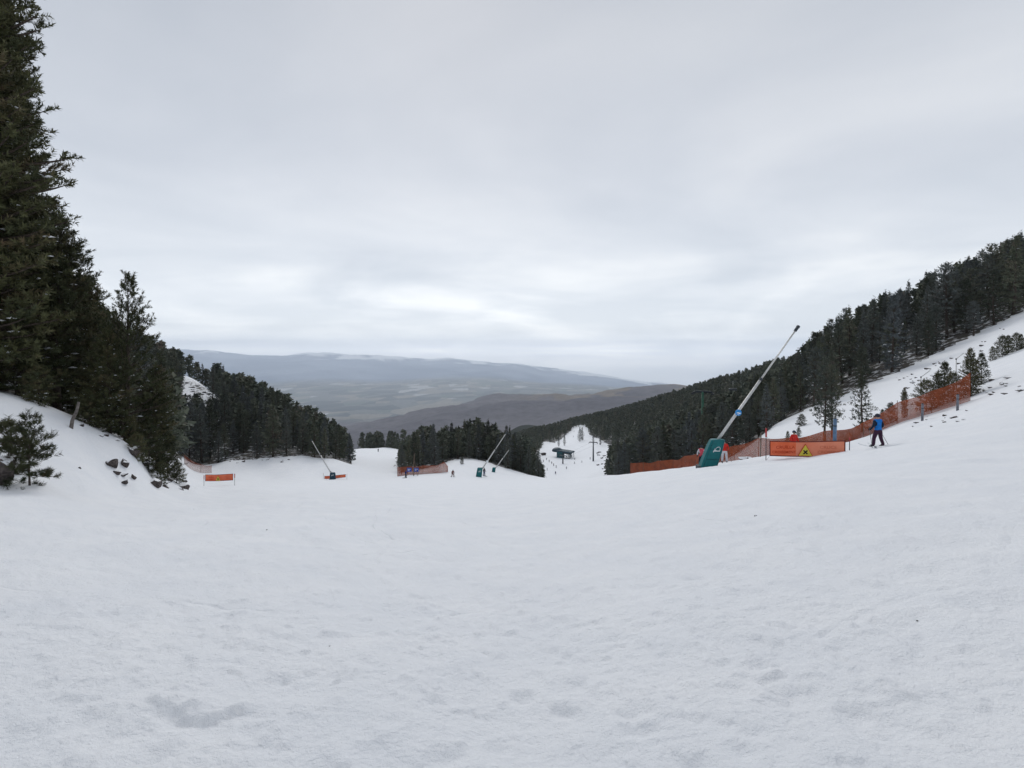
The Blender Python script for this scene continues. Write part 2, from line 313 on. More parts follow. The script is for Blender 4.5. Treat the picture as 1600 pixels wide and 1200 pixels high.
# snow, with forest floor and scree where the attribute says the cover is thin
def snow_mat():
    m = bpy.data.materials.new('snow'); m.use_nodes = True; t = m.node_tree; p = t.nodes['Principled BSDF']
    geo = N(t, 'ShaderNodeNewGeometry')
    def nz(scale, detail=4, rough=0.55):
        n = N(t, 'ShaderNodeTexNoise'); n.inputs['Scale'].default_value = scale; n.inputs['Detail'].default_value = detail; n.inputs['Roughness'].default_value = rough
        t.links.new(geo.outputs['Position'], n.inputs['Vector']); return n.outputs['Fac']
    a1 = N(t, 'ShaderNodeAttribute', attribute_name='bare')
    big = nz(0.8, 5); soil = nz(2.5, 4)
    snowc = ramp(t, big, [(0.3, (0.795, 0.815, 0.845)), (0.7, (0.85, 0.862, 0.88))])
    soilc = ramp(t, soil, [(0.3, (0.028, 0.026, 0.022)), (0.7, (0.085, 0.075, 0.062))])
    cov = math_node(t, 'ADD', a1.outputs['Fac'], math_node(t, 'MULTIPLY', math_node(t, 'SUBTRACT', nz(0.55, 6, 0.7), 0.5), 1.1))
    f = ramp(t, cov, [(0.50, (0, 0, 0)), (0.60, (1, 1, 1))])
    t.links.new(mixc(t, f, snowc, soilc), p.inputs['Base Color'])
    p.inputs['Roughness'].default_value = 0.75; p.inputs['Specular IOR Level'].default_value = 0.2
    h1 = math_node(t, 'MULTIPLY', nz(26, 6, 0.62), 0.030); h2 = math_node(t, 'MULTIPLY', nz(7, 4), 0.04); h3 = math_node(t, 'MULTIPLY', nz(120, 3), 0.006)
    sp3 = N(t, 'ShaderNodeSeparateXYZ'); t.links.new(geo.outputs['Position'], sp3.inputs[0]); wob = nz(0.11, 2, 0.4)
    tr = None
    for (ca, sa, per, seed) in ((0.92, 0.40, 2.9, 0.31), (0.55, -0.84, 4.1, 0.43), (0.98, 0.12, 3.7, 0.23)):
        c = math_node(t, 'ADD', math_node(t, 'ADD', math_node(t, 'MULTIPLY', sp3.outputs[0], ca), math_node(t, 'MULTIPLY', sp3.outputs[1], sa)), math_node(t, 'MULTIPLY', wob, 9.0))
        pp = math_node(t, 'PINGPONG', c, per)
        ln = math_node(t, 'SUBTRACT', 1.0, math_node(t, 'DIVIDE', math_node(t, 'ABSOLUTE', math_node(t, 'SUBTRACT', pp, per*0.5)), 0.07), True)
        mk = ramp(t, nz(seed, 2, 0.5), [(0.50, (0, 0, 0)), (0.60, (1, 1, 1))])
        d_ = math_node(t, 'MULTIPLY', math_node(t, 'MULTIPLY', ln, mk), -0.022)
        tr = d_ if tr is None else math_node(t, 'ADD', tr, d_)
    b = N(t, 'ShaderNodeBump'); b.inputs['Strength'].default_value = 0.85; b.inputs['Distance'].default_value = 1.0
    t.links.new(math_node(t, 'ADD', math_node(t, 'ADD', math_node(t, 'ADD', h1, h2), h3), tr), b.inputs['Height']); t.links.new(b.outputs[0], p.inputs['Normal'])
    return m
M['snow'] = snow_mat()
def land_mat():
    m = bpy.data.materials.new('far_land'); m.use_nodes = True; t = m.node_tree; p = t.nodes['Principled BSDF']
    a = N(t, 'ShaderNodeAttribute', attribute_name='landcol'); geo = N(t, 'ShaderNodeNewGeometry')
    n = N(t, 'ShaderNodeTexNoise'); n.inputs['Scale'].default_value = 0.012; n.inputs['Detail'].default_value = 6; n.inputs['Roughness'].default_value = 0.7
    t.links.new(geo.outputs['Position'], n.inputs['Vector'])
    g = ramp(t, n.outputs['Fac'], [(0.3, (0.72, 0.72, 0.72)), (0.7, (1.25, 1.25, 1.25))])
    sm = N(t, 'ShaderNodeMapping'); sm.inputs['Scale'].default_value = (1/420, 1/700, 0); sm.inputs['Rotation'].default_value = (0, 0, 0.4); t.links.new(geo.outputs['Position'], sm.inputs[0])
    vo = N(t, 'ShaderNodeTexVoronoi'); vo.inputs['Scale'].default_value = 1.0; t.links.new(sm.outputs[0], vo.inputs['Vector'])
    hs = N(t, 'ShaderNodeSeparateColor'); t.links.new(vo.outputs['Color'], hs.inputs[0])
    fc = ramp(t, hs.outputs[0], [(0.0, (0.10, 0.12, 0.135)), (0.35, (0.17, 0.185, 0.19)), (0.6, (0.25, 0.24, 0.22)), (0.82, (0.14, 0.17, 0.165)), (0.92, (0.40, 0.40, 0.40))], 'CONSTANT')
    pf = math_node(t, 'MULTIPLY', a.outputs['Alpha'], 0.9)
    t.links.new(mixc(t, 1.0, mixc(t, pf, a.outputs['Color'], fc), g, 'MULTIPLY'), p.inputs['Base Color'])
    p.inputs['Roughness'].default_value = 0.95; p.inputs['Specular IOR Level'].default_value = 0.05
    return m
M['land'] = land_mat()

# ------------------------------------------------------------------ object helpers
def tag(o, label=None, cat=None, group=None, kind=None):
    if label: o['label'] = label
    if cat: o['category'] = cat
    if group: o['group'] = group
    if kind: o['kind'] = kind
    return o
def empty(name, loc=(0, 0, 0), rz=0.0):
    o = bpy.data.objects.new(name, None); C.objects.link(o); o.location = loc; o.rotation_euler = (0, 0, rz); o.empty_display_size = 0.3
    return o
def link(name, me, material=None, parent=None, loc=None, rot=None):
    o = bpy.data.objects.new(name, me); C.objects.link(o)
    if material is not None and not me.materials: me.materials.append(material)
    if parent: o.parent = parent
    if loc is not None: o.location = loc
    if rot is not None: o.rotation_euler = rot
    return o
def np_mesh(name, V, T, smooth_=False, attrs=None):
    """V (n,3), T (m,k) with k = 3 or 4"""
    me = bpy.data.meshes.new(name); V = np.ascontiguousarray(V, np.float32); T = np.ascontiguousarray(T, np.int32); k = T.shape[1]
    me.vertices.add(len(V)); me.vertices.foreach_set('co', V.ravel())
    me.loops.add(T.size); me.loops.foreach_set('vertex_index', T.ravel())
    me.polygons.add(len(T)); me.polygons.foreach_set('loop_start', np.arange(0, T.size, k, dtype=np.int32)); me.polygons.foreach_set('loop_total', np.full(len(T), k, np.int32))
    if smooth_: me.polygons.foreach_set('use_smooth', np.ones(len(T), bool))
    for an, (typ, dat) in (attrs or {}).items():
        at_ = me.attributes.new(an, typ, 'POINT')
        at_.data.foreach_set('color' if typ == 'FLOAT_COLOR' else 'value', np.ascontiguousarray(dat, np.float32).ravel())
    me.update(calc_edges=True); me.validate()
    return me
def bm_mesh(name, bm, smooth_=False):
    me = bpy.data.meshes.new(name); bmesh.ops.recalc_face_normals(bm, faces=bm.faces[:]); bm.to_mesh(me); bm.free()
    if smooth_: me.polygons.foreach_set('use_smooth', np.ones(len(me.polygons), bool))
    return me
def add_tube(bm, pts, radii, n=8, cap=True):
    pts = [Vector(p) for p in pts]; rings = []
    for i, p in enumerate(pts):
        d = (pts[min(i+1, len(pts)-1)]-pts[max(i-1, 0)]).normalized()
        up = Vector((0, 0, 1)) if abs(d.z) < 0.9 else Vector((1, 0, 0))
        a = d.cross(up).normalized(); b = d.cross(a).normalized()
        r = radii[i] if hasattr(radii, '__len__') else radii
        rings.append([bm.verts.new(p+a*math.cos(k/n*2*math.pi)*r+b*math.sin(k/n*2*math.pi)*r) for k in range(n)])
    for i in range(len(rings)-1):
        for k in range(n): bm.faces.new((rings[i][k], rings[i][(k+1) % n], rings[i+1][(k+1) % n], rings[i+1][k]))
    if cap: bm.faces.new(rings[0]); bm.faces.new(rings[-1][::-1])
def tube(name, pts, radii, material, parent=None, n=8, smooth_=True):
    bm = bmesh.new(); add_tube(bm, pts, radii, n); return link(name, bm_mesh(name, bm, smooth_), material, parent)
def add_hull(bm, lower, upper, bevel=0.0):
    """prism between two loops of equal length"""
    a = [bm.verts.new(p) for p in lower]; b = [bm.verts.new(p) for p in upper]; n = len(a)
    f = [bm.faces.new(a[::-1]), bm.faces.new(b)]
    for i in range(n): f.append(bm.faces.new((a[i], a[(i+1) % n], b[(i+1) % n], b[i])))
    if bevel:
        es = set(e for q in f for e in q.edges)
        bmesh.ops.bevel(bm, geom=list(es), offset=bevel, segments=2, affect='EDGES', profile=0.5)
def add_box(bm, x0, x1, y0, y1, z0, z1, bevel=0.0):
    add_hull(bm, [(x0, y0, z0), (x1, y0, z0), (x1, y1, z0), (x0, y1, z0)], [(x0, y0, z1), (x1, y0, z1), (x1, y1, z1), (x0, y1, z1)], bevel)
def box(name, dims, material, parent=None, bevel=0.0):
    bm = bmesh.new(); add_box(bm, *dims, bevel); return link(name, bm_mesh(name, bm), material, parent)
def copy_tree(o, parent=None):
    c = o.copy(); C.objects.link(c); c.parent = parent
    for ch in o.children: copy_tree(ch, c)
    return c
#@@TERRAIN
# ------------------------------------------------------------------ ground sheet (snow) and the land beyond
CX, CY = 0.0, -0.6
na = 620
ang = np.linspace(R(-78), R(78), na)
rings = [0.25]
while rings[-1] < 36000:
    r = rings[-1]; rings.append(r*(1.0065 if 1.6 < r < 7 else 1.0125 if r < 60 else 1.018 if r < 1500 else 1.022))
rings = np.array(rings); nr = len(rings)
RR, AA = np.meshgrid(rings, ang, indexing='ij')
GX = CX+RR*np.sin(AA); GY = CY+RR*np.cos(AA)
GZ = height(GX, GY, True)
cut = int(np.searchsorted(rings, 1050))
def pxd(X, Y):
    Ys = np.maximum(Y, 0.5); return 800+X/Ys*F, Ys
def inpoly(poly, x, y):
    res = np.zeros(x.shape, bool); n = len(poly)
    for i in range(n):
        x0, y0 = poly[i]; x1, y1 = poly[(i+1) % n]
        if y0 == y1: continue
        c = ((y0 > y) != (y1 > y)) & (x < (x1-x0)*(y-y0)/(y1-y0)+x0)
        res ^= c
    return res
# wooded areas: outlines as (bearing in photo pixels, distance in metres), i.e. map polygons in polar form
WOODS = {
    'left_bank': [(-700, 26), (-60, 23), (120, 24), (215, 28), (265, 40), (262, 60), (285, 112), (285, 250), (-700, 260)],
    'left_slope': [(285, 119), (360, 123), (430, 126), (500, 130), (552, 137), (548, 175), (520, 225), (440, 255), (372, 262), (262, 262), (268, 242), (322, 246), (346, 236), (336, 222), (352, 208), (330, 196), (318, 184), (285, 180)],
    'mid': [(562, 318), (622, 322), (622, 350), (562, 345)],
    'island': [(624, 134), (660, 140), (690, 150), (712, 163), (752, 163), (775, 150), (800, 146), (848, 140), (846, 215), (790, 235), (700, 230), (628, 200)],
    'gully': [(948, 135), (985, 118), (1060, 108), (1120, 100), (1180, 96), (1212, 98), (1240, 112), (1230, 300), (1030, 300), (972, 270), (948, 200)],
    'right_slope': [(1212, 104), (1330, 103), (1440, 104), (1600, 108), (1900, 112), (1900, 175), (1240, 172)],
    'ridge': [(985, 300), (1240, 300), (1300, 500), (1300, 860), (845, 1000), (780, 1040), (780, 880), (846, 640), (868, 585), (880, 600), (900, 655), (914, 640), (922, 560), (945, 470), (985, 400)],
    'valley_left': [(620, 300), (835, 300), (842, 420), (848, 600), (780, 880), (600, 700)],
}
def wood_mask(X, Y):
    px, d = pxd(X, Y); m = np.zeros(X.shape, bool)
    for p in WOODS.values(): m |= inpoly([(a, math.log(b)) for a, b in p], px, np.log(d))
    return m
wm = wood_mask(GX, GY).astype(float)
pxg, dg_ = pxd(GX, GY)
bare = wm*0.62
bare = np.where((RR > 650) & (wm > 0), 0.9, bare)
# scree breaking through on the open slopes
def blob(px, d, rp, rd): return np.exp(-((pxg-px)/rp)**2-((np.log(dg_)-math.log(d))/rd)**2)
bare = np.maximum(bare, 0.56*blob(312, 208, 40, .15))
bare = np.maximum(bare, 0.40*blob(1400, 97, 90, .05)); bare = np.maximum(bare, 0.42*blob(940, 340, 14, .16)); bare = np.maximum(bare, 0.40*blob(430, 128, 90, .04))
bare = np.maximum(bare, 0.42*blob(225, 24, 40, .10))
bare = np.where(RR > 880, np.maximum(bare, 0.95), bare)
bare = np.where(blob(905, 640, 14, .25) > 0.45, 0, bare)
# colours of the land beyond
px_, d_ = pxg, dg_
nb1 = fbm(GX/900, GY/900, 4, 101); nb2 = fbm(GX/260, GY/420, 3, 111)
cell = vnoise(np.floor(GX/330+nb1*0.8), np.floor(GY/520+nb1*0.6), 131)+0.5; cell2 = vnoise(np.floor(GX/620+nb1), np.floor(GY/900-nb1), 141)+0.5
forest = np.stack([0.13+0.05*nb1, 0.125+0.045*nb1, 0.14+0.04*nb1], -1)
dark = np.stack([0.030+0*nb1, 0.036+0*nb1, 0.032+0*nb1], -1)
dry = np.stack([0.20+0.06*nb2, 0.165+0.05*nb2, 0.125+0.04*nb2], -1)
fields = np.stack([0.085+0.13*cell*cell2, 0.095+0.12*cell*cell2, 0.092+0.10*cell*cell2], -1)
pale = (cell > 0.86)[..., None]*np.array([0.16, 0.15, 0.13])
fields = fields+pale
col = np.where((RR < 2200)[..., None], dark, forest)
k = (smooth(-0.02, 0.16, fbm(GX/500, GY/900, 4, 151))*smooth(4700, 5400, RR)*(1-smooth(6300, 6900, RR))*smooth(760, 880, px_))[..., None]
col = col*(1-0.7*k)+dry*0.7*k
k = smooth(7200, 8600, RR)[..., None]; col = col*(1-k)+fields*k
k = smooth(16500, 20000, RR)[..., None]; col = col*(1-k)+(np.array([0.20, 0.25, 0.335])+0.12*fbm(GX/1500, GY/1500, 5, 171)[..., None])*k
rpx = [-100, 250, 330, 500, 600, 700, 800, 870, 950, 1050, 1150, 1400]; rpy = [540, 544, 547, 554, 558, 562, 568, 575, 589, 602, 611, 615]
below = (np.interp(px_, rpx, rpy)-(HZ-GZ/dg_*F))/F*dg_          # metres above (+) or below (-) the general crest
sn = (smooth(-110, 20, below+fbm(GX/900, GY/900, 5, 161)*330)*smooth(23500, 26000, RR)*0.9)[..., None]
col = col*(1-sn)+np.array([0.82, 0.84, 0.86])*sn
plain_ = smooth(7200, 8600, RR)*(1-smooth(16500, 20000, RR))
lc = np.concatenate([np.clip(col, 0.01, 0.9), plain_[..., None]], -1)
def sheet(name, i0, i1, attrs):
    V = np.stack([GX[i0:i1], GY[i0:i1], GZ[i0:i1]], -1).reshape(-1, 3); n = i1-i0
    idx = np.arange(n*na).reshape(n, na)
    T = np.stack([idx[:-1, :-1], idx[:-1, 1:], idx[1:, 1:], idx[1:, :-1]], -1).reshape(-1, 4)[:, ::-1]
    return np_mesh(name, V, T, True, attrs)
g_o = link('snow_ground', sheet('snow_ground', 0, cut+1, {'bare': ('FLOAT', bare[:cut+1])}), M['snow']); tag(g_o, kind='structure')
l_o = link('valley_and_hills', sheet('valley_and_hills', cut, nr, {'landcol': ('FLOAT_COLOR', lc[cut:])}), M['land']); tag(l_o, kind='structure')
# ------------------------------------------------------------------ trees
def unit(v): return v/(np.linalg.norm(v, axis=-1, keepdims=True)+1e-9)
def sprays(P, D, L, W, k, rng, tint, nl=0.62):
    """needle sprays: k blades round each shoot; returns verts, tris, tint"""
    n = len(P)
    up = np.where(np.abs(D[:, 2:3]) < 0.9, np.array([[0, 0, 1.0]]), np.array([[1.0, 0, 0]]))
    A = unit(np.cross(D, up)); B = np.cross(D, A)
    th = rng.random((n, k))*2*np.pi; s = rng.random((n, k))**0.8
    rad = A[:, None]*np.cos(th)[..., None]+B[:, None]*np.sin(th)[..., None]
    base = P[:, None]+D[:, None]*(s*L[:, None])[..., None]
    fw = 0.35+0.75*rng.random((n, k))
    nd = unit(rad+D[:, None]*fw[..., None])
    ln = (L[:, None]*nl*(0.75+0.5*rng.random((n, k))))[..., None]
    side = unit(np.cross(nd, D[:, None]+0.3*rng.standard_normal((n, k, 3))))*(W[:, None]*0.5)[..., None]
    V = np.stack([base-side, base+side, base+nd*ln+side*0.35, base+nd*ln-side*0.35], 2).reshape(-1, 3)
    T = np.arange(len(V)).reshape(-1, 4)
    tt = np.repeat(np.repeat(tint, k)+rng.normal(0, 0.07, n*k), 4)
    return V, T, tt
def pine(name, h, spread, seed, crown0=0.1, gap=0.45, nb=6, shoot=0.17, blades=9, width=0.028, step=0.17, profile='cone', needle='needle', snow=0.06, limb_n=5, twigs=1.0, up=0.0, trunk_r=None, ragged=0.25, nl=0.62):
    rng = np.random.default_rng(seed)
    bm = bmesh.new(); nseg = 9
    bend = rng.normal(0, 0.012*h, 2)
    def axis(t): return np.array([bend[0]*math.sin(t*2.2)+0.004*h*math.sin(7*t+seed), bend[1]*math.sin(t*2.0), t*h])
    tr = trunk_r or 0.017*h
    add_tube(bm, [axis(i/nseg)-(np.array([0, 0, 0.35]) if i == 0 else 0) for i in range(nseg+1)], [tr*(1-0.93*(i/nseg))*(1.25 if i == 0 else 1) for i in range(nseg+1)], 8)
    P = []; D = []; LL = []; SN = []; TT = []
    z = crown0*h
    while z < h*0.985:
        t = (z/h-crown0)/(1-crown0)
        if profile == 'cone': pr = (1-t)**0.75*min(1, 0.45+2.2*t)
        elif profile == 'spire': pr = (1-t)**1.25*min(1, 0.5+2.2*t)*1.12+.015
        elif profile == 'oval': pr = (max(0.0, 1-t)**0.55)*min(1, 0.5+1.6*t)
        else: pr = (1-t)**0.6*(0.8+0.2*math.sin(9*t+seed))*min(1, .3+2*t)
        n_here = max(3, int(round(nb*(0.7+0.6*rng.random())*(1 if t < .8 else .7))))
        a0 = rng.random()*6.28
        for b in range(n_here):
            az = a0+b*2*math.pi/n_here+rng.normal(0, 0.25)
            ln = spread*pr*(1-ragged+2*ragged*rng.random())+0.03*h*(0.3+0.7*rng.random())*(0.5 if t > .85 else 1)
            if rng.random() < 0.07: ln *= 0.4
            e0 = R(-14)+t*R(58)+rng.normal(0, 0.10)+up; curl = R(26)*(1-0.5*t)
            p = axis(z/h+rng.normal(0, 0.006)); pts = [p.copy()]; m = max(3, int(ln/0.45)+2); ds = ln/m; dirs = []
            azz = az
            for i in range(m):
                e = e0+curl*(i/m)**1.5; azz += rng.normal(0, 0.06)
                d = np.array([math.cos(azz)*math.cos(e), math.sin(azz)*math.cos(e), math.sin(e)])
                p = p+d*ds; pts.append(p.copy()); dirs.append(d)
            add_tube(bm, pts, [max(0.006, tr*0.30*(ln/(spread+.01))*(1-0.85*i/m)) for i in range(m+1)], limb_n, False)
            # twigs and the shoots they carry
            ntw = max(2, int(ln/step*0.8*twigs)); tone = rng.normal(0.42, 0.16)+0.10*t
            for q in range(ntw+1):
                s = 0.22+0.78*(q+rng.random()*0.6)/(ntw+0.6); s = min(s, 1.0)
                i = min(int(s*m), m-1); f = s*m-i; bp = pts[i]*(1-f)+pts[i+1]*f; d = dirs[i]
                if q == ntw: tl = 0.25*shoot; td = d; bp = pts[-1]
                else:
                    side = 1 if rng.random() < .5 else -1
                    lat = np.array([-d[1], d[0], 0.0])*side
                    td = unit(d*(0.55+.3*rng.random())+lat*(0.55+.5*rng.random())+np.array([0, 0, 0.18+0.25*rng.random()+0.3*t])); tl = (0.12+0.38*(1-s)*ln*(0.5+rng.random()))
                    tl = min(tl, 0.9)
                cnt = max(1, int(tl/(step*0.8)))
                for c_ in range(cnt):
                    pp = bp+td*tl*((c_+0.5)/cnt)
                    dd = unit(td+rng.normal(0, 0.28, 3)+np.array([0, 0, 0.25]))
                    P.append(pp); D.append(dd); LL.append(shoot*(0.75+0.6*rng.random())*(1-.45*max(0, t-.6)/.4 if profile == 'spire' else 1)); TT.append(tone+rng.normal(0, 0.1))
                    SN.append(rng.random() < snow*(1.3-t))
                    if q == ntw:
                        for _e in range(2): P.append(pp-td*shoot*.3); D.append(unit(td+rng.normal(0, .55, 3)+np.array([0, 0, .3]))); LL.append(shoot*.9*(.6 if profile == 'spire' and t > .75 else 1)); TT.append(tone); SN.append(False)
        z += gap*(0.8+0.4*rng.random())*(1-0.35*t)
    P.append(axis(0.985)); D.append(np.array([0, 0, 1.0])); LL.append(shoot*1.6); TT.append(.5); SN.append(False)
    P = np.array(P); D = np.array(D); LL = np.array(LL); TT = np.clip(np.array(TT), 0, 1); SN = np.array(SN)
    V, T, tt = sprays(P, D, LL, np.full(len(P), width), blades, rng, TT, nl)
    cm = np_mesh(name+'_crown', V, T, False, {'tint': ('FLOAT', np.clip(tt, 0, 1))}); cm.materials.append(M[needle])
    tm = bm_mesh(name+'_trunk', bm, True); tm.materials.append(M['bark'])
    sm = None
    if SN.any():
        Ps = P[SN]; k = len(Ps); sz = shoot*(0.16+0.42*rng.random(k)**2)
        oct_ = np.array([[1, 0, 0], [.3, .7, 0], [-.8, .5, 0], [-.9, -.4, 0], [.2, -.8, 0], [0, 0, .42], [0, 0, -.18]])
        ftri = np.array([[i, (i+1) % 5, 5] for i in range(5)]+[[(i+1) % 5, i, 6] for i in range(5)])
        th = rng.random(k)*6.28; c, s = np.cos(th), np.sin(th); X = oct_[None, :, 0]*1.5; Y = oct_[None, :, 1]*0.8
        V2 = np.stack([c[:, None]*X-s[:, None]*Y, s[:, None]*X+c[:, None]*Y, np.repeat(oct_[None, :, 2], k, 0)], -1)*sz[:, None, None]
        V2 += (Ps+np.array([0, 0, shoot*0.45]))[:, None]
        T2 = (ftri[None]+np.arange(k)[:, None, None]*7).reshape(-1, 3)
        sm = np_mesh(name+'_snow', V2.reshape(-1, 3), T2, True); sm.materials.append(M['twig_snow'])
    return dict(h=h, trunk=tm, crown=cm, snow=sm)
def plant(proto, px, d, h, label, cat='tree', group=None, rz=None, name='pine_tree', wide=1.0, lean=0.0, sink=0.1, pos=None):
    p = pos if pos is not None else at(px, d); s = h/proto['h']
    o = empty(name, p-Vector((0, 0, sink)), random.random()*6.28 if rz is None else rz); o.scale = (s*wide, s*wide, s); o.rotation_euler[1] = lean
    link('trunk', proto['trunk'], None, o); link('crown', proto['crown'], None, o)
    if proto['snow']: tag(link('branch_snow', proto['snow'], None, o), kind='stuff')
    tag(o, label, cat, group); return o
# prototypes
TALL = [pine('tall_a', 20, 2.3, 11, 0.06, .40, 7, .36, 24, .042, .25, 'oval', snow=.05, twigs=1.6, up=.20, ragged=.28, nl=.40), pine('tall_b', 18, 2.3, 12, 0.08, .40, 7, .36, 24, .042, .25, 'oval', snow=.05, twigs=1.6, up=.18, ragged=.28, nl=.40)]
MIDS = [pine('mid_a', 9, 2.3, 21, 0.04, .32, 6, .30, 20, .036, .20, 'rag', snow=.06, up=.14, nl=.40, twigs=1.15), pine('mid_b', 9, 2.4, 22, 0.05, .34, 6, .30, 20, .036, .20, 'cone', snow=.07, up=.12, nl=.40, twigs=1.15)]
OPEN = pine('open_top', 8.5, 2.3, 33, 0.04, .46, 5, .34, 26, .032, .20, 'cone', snow=.03, up=.28, ragged=.35, twigs=.7, nl=.34)
SAPL = [pine('sapling_a', 2.0, 1.0, 41, .04, .27, 5, .15, 34, .011, .085, 'cone', snow=.06, up=-.02, limb_n=4, twigs=.75, ragged=.3), pine('sapling_b', 1.7, .8, 42, .04, .25, 5, .15, 34, .011, .085, 'cone', snow=.04, up=.05, limb_n=4, twigs=.75)]
SHRUB = [pine('shrub_a', 2.5, 1.0, 45, .03, .20, 6, .19, 8, .03, .15, 'oval', snow=.05, limb_n=3), pine('shrub_b', 3.2, .95, 46, .03, .24, 6, .21, 8, .034, .17, 'cone', snow=.06, limb_n=3)]
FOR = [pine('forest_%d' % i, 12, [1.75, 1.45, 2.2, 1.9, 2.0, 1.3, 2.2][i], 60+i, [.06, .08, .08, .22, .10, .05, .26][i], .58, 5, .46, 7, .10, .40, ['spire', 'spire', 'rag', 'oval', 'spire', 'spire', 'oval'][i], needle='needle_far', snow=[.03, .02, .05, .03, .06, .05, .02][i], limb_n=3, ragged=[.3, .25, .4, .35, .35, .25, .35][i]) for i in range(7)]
# --- the near pines on the left bank
LB = 'tall pines on the left snow bank'
for v, px, d, h, lab in [
    (TALL[0], -30, 21.5, 25, 'tallest dark pine at the left edge, running out of the top of the picture'),
    (TALL[1], -150, 20.5, 22, 'big dark pine cut off by the left edge of the picture'),
    (TALL[1], -5, 25.5, 19.5, 'tall dark pine just right of and behind the tallest one at the left edge'),
    (MIDS[0], 88, 24.5, 9.6, 'broad dark pine with bare twigs near its top, left of the open-topped pine'),
    (MIDS[1], 30, 24.0, 10.5, 'dense mid-height pine standing low in front of the tall left-edge pines'),
    (OPEN, 198, 25.0, 8.2, 'green pine with a thin open top standing alone against the sky on the left bank'),
    (MIDS[1], 145, 27.5, 8.0, 'dark pine squeezed between the broad pine and the open-topped pine'),
    (MIDS[0], 246, 26.5, 5.6, 'low bright green pine leaning over the rocks at the end of the left bank'),
    (MIDS[1], 172, 24.0, 5.0, 'short bushy pine under the open-topped pine on the left bank'),
    (SHRUB[0], 232, 24.5, 2.2, 'small snow-flecked pine shrub growing among the dark rocks'),
    (SHRUB[1], 262, 27.0, 2.4, 'small pine shrub above the pale rock at the end of the bank'),
    (MIDS[0], 118, 30, 8.5, 'shaded pine behind the leaning bare trunk on the left bank'),
    (SHRUB[0], 214, 23.0, 1.2, 'tiny snow-flecked shrub between the upright rock and the broad rock'), (SHRUB[1], 205, 24.2, 1.5, 'tiny shrub behind the upright dark rock on the bank'), (SHRUB[0], 250, 24.2, 1.1, 'lowest tiny shrub among the rocks at the bank foot'), (SHRUB[0], 276, 27.5, 1.2, 'tiny shrub by the pale rock at the right tip of the bank'),
    (SHRUB[0], 60, 21.8, 1.7, 'low dark pine scrub along the lip of the left snow bank'),
    (SHRUB[0], 140, 23.2, 1.6, 'low snow-flecked scrub right of the leaning bare trunk'),
]: plant(v, px, d, h, lab, group=LB)
plant(SAPL[0], 47, 14.3, 2.05, 'young pine sapling with snowy tiered branches on the left bank, beside the boulder', group='pine saplings on the left bank', name='pine_sapling', rz=.6, wide=.85)
plant(SAPL[1], 12, 15.2, 1.55, 'dark pine sapling growing just behind the boulder at the left edge', group='pine saplings on the left bank', name='pine_sapling', rz=2)
# --- single pines along the right fence and in the gully
for v, px, d, h, wd, lab in [
    (FOR[3], 1288, 53, 8.6, .85, 'bare-stemmed pine behind the orange banner, left of two'),
    (FOR[6], 1300, 56, 8.0, .8, 'second pine just behind the bare-stemmed one behind the banner'),
    (FOR[4], 1347, 51, 6.4, .95, 'pine with drooping tiers behind the net, left of the blue skier'),
    (SHRUB[1], 1231, 60, 1.9, .7, 'tiny pointed pine poking up behind the orange banner'),
    (SHRUB[0], 1392, 47, 1.9, .8, 'small pine sprouting behind the net right of the blue skier'),
    (SHRUB[1], 1379, 48, 1.6, .8, 'tiny pine just behind the blue skier\'s head'),
    (MIDS[0], 1414, 47.5, 2.9, .7, 'crooked little pine behind the net, third from its right end'),
    (SHRUB[0], 1447, 47, 2.9, 1.0, 'dense small pine behind the middle of the right net'),
    (SHRUB[1], 1466, 47.5, 3.0, .9, 'small pine with a twisted top behind the right net'),
    (SHRUB[1], 1476, 50, 3.6, .9, 'pale snow-dusted pine above the right net, between two bent poles'),
    (SHRUB[0], 1490, 47, 2.6, .9, 'low pine under the right bent pole'),
    (MIDS[1], 1517, 45.6, 4.4, .85, 'bushy dark green pine rising at the right end of the orange net'),
    (SHRUB[1], 1533, 50, 3.0, .8, 'grey little pine just right of the bushy pine at the net end'),
    (SHRUB[1], 1551, 62, 1.7, 1.0, 'leftmost of the little pines in a row on the open right slope'),
    (SHRUB[0], 1567, 62, 2.5, .9, 'tallest of the little pines in a row on the open right slope'),
    (SHRUB[1], 1576, 63, 2.2, .9, 'little pine in the middle of the row on the open right slope'),
    (SHRUB[0], 1588, 62, 2.2, .9, 'little pine second from the right of the row on the open slope'),
    (SHRUB[1], 1596, 62, 1.8, .9, 'rightmost of the little pines in a row on the open right slope'),
    (SHRUB[0], 1253, 82, 1.9, 1.0, 'round dwarf pine on the snow below the right treeline'),
    (SHRUB[0], 1248, 70, 1.4, .7, 'lone dwarf pine in the middle of the snow behind the banner'),
    (SHRUB[1], 722, 140, 1.9, 1.1, 'lone dwarf pine on the snow mound before the wooded island'),
    (FOR[4], 628, 126, 7.6, .8, 'snow-laden pine at the left end of the wooded island'),
    (FOR[2], 637, 129, 8.2, .8, 'snow-streaked pine beside the snow-laden one at the island end'),
    (FOR[4], 906, 500, 15, 1.0, 'dark pine standing in the far run above the lift station'),
    (FOR[2], 910, 515, 13, .9, 'second dark pine in the far run, just behind the first'),
    (FOR[4], 873, 455, 9.5, .8, 'slim pine behind the lift station roof, left of a pair'),
    (FOR[4], 882, 465, 11, .8, 'slim pine behind the lift station roof, right of a pair'),
    (FOR[2], 927, 455, 8, .9, 'small pine behind the dark lift tower'),
    (FOR[2], 938, 440, 9, .9, 'small pine right of the dark lift tower'),
    (FOR[1], 952, 175, 7.0, 1.2, 'outermost pine of the gully wood, beside the far run'),
]: plant(v, px, d, h, lab, group='single pines by the pistes', wide=wd)
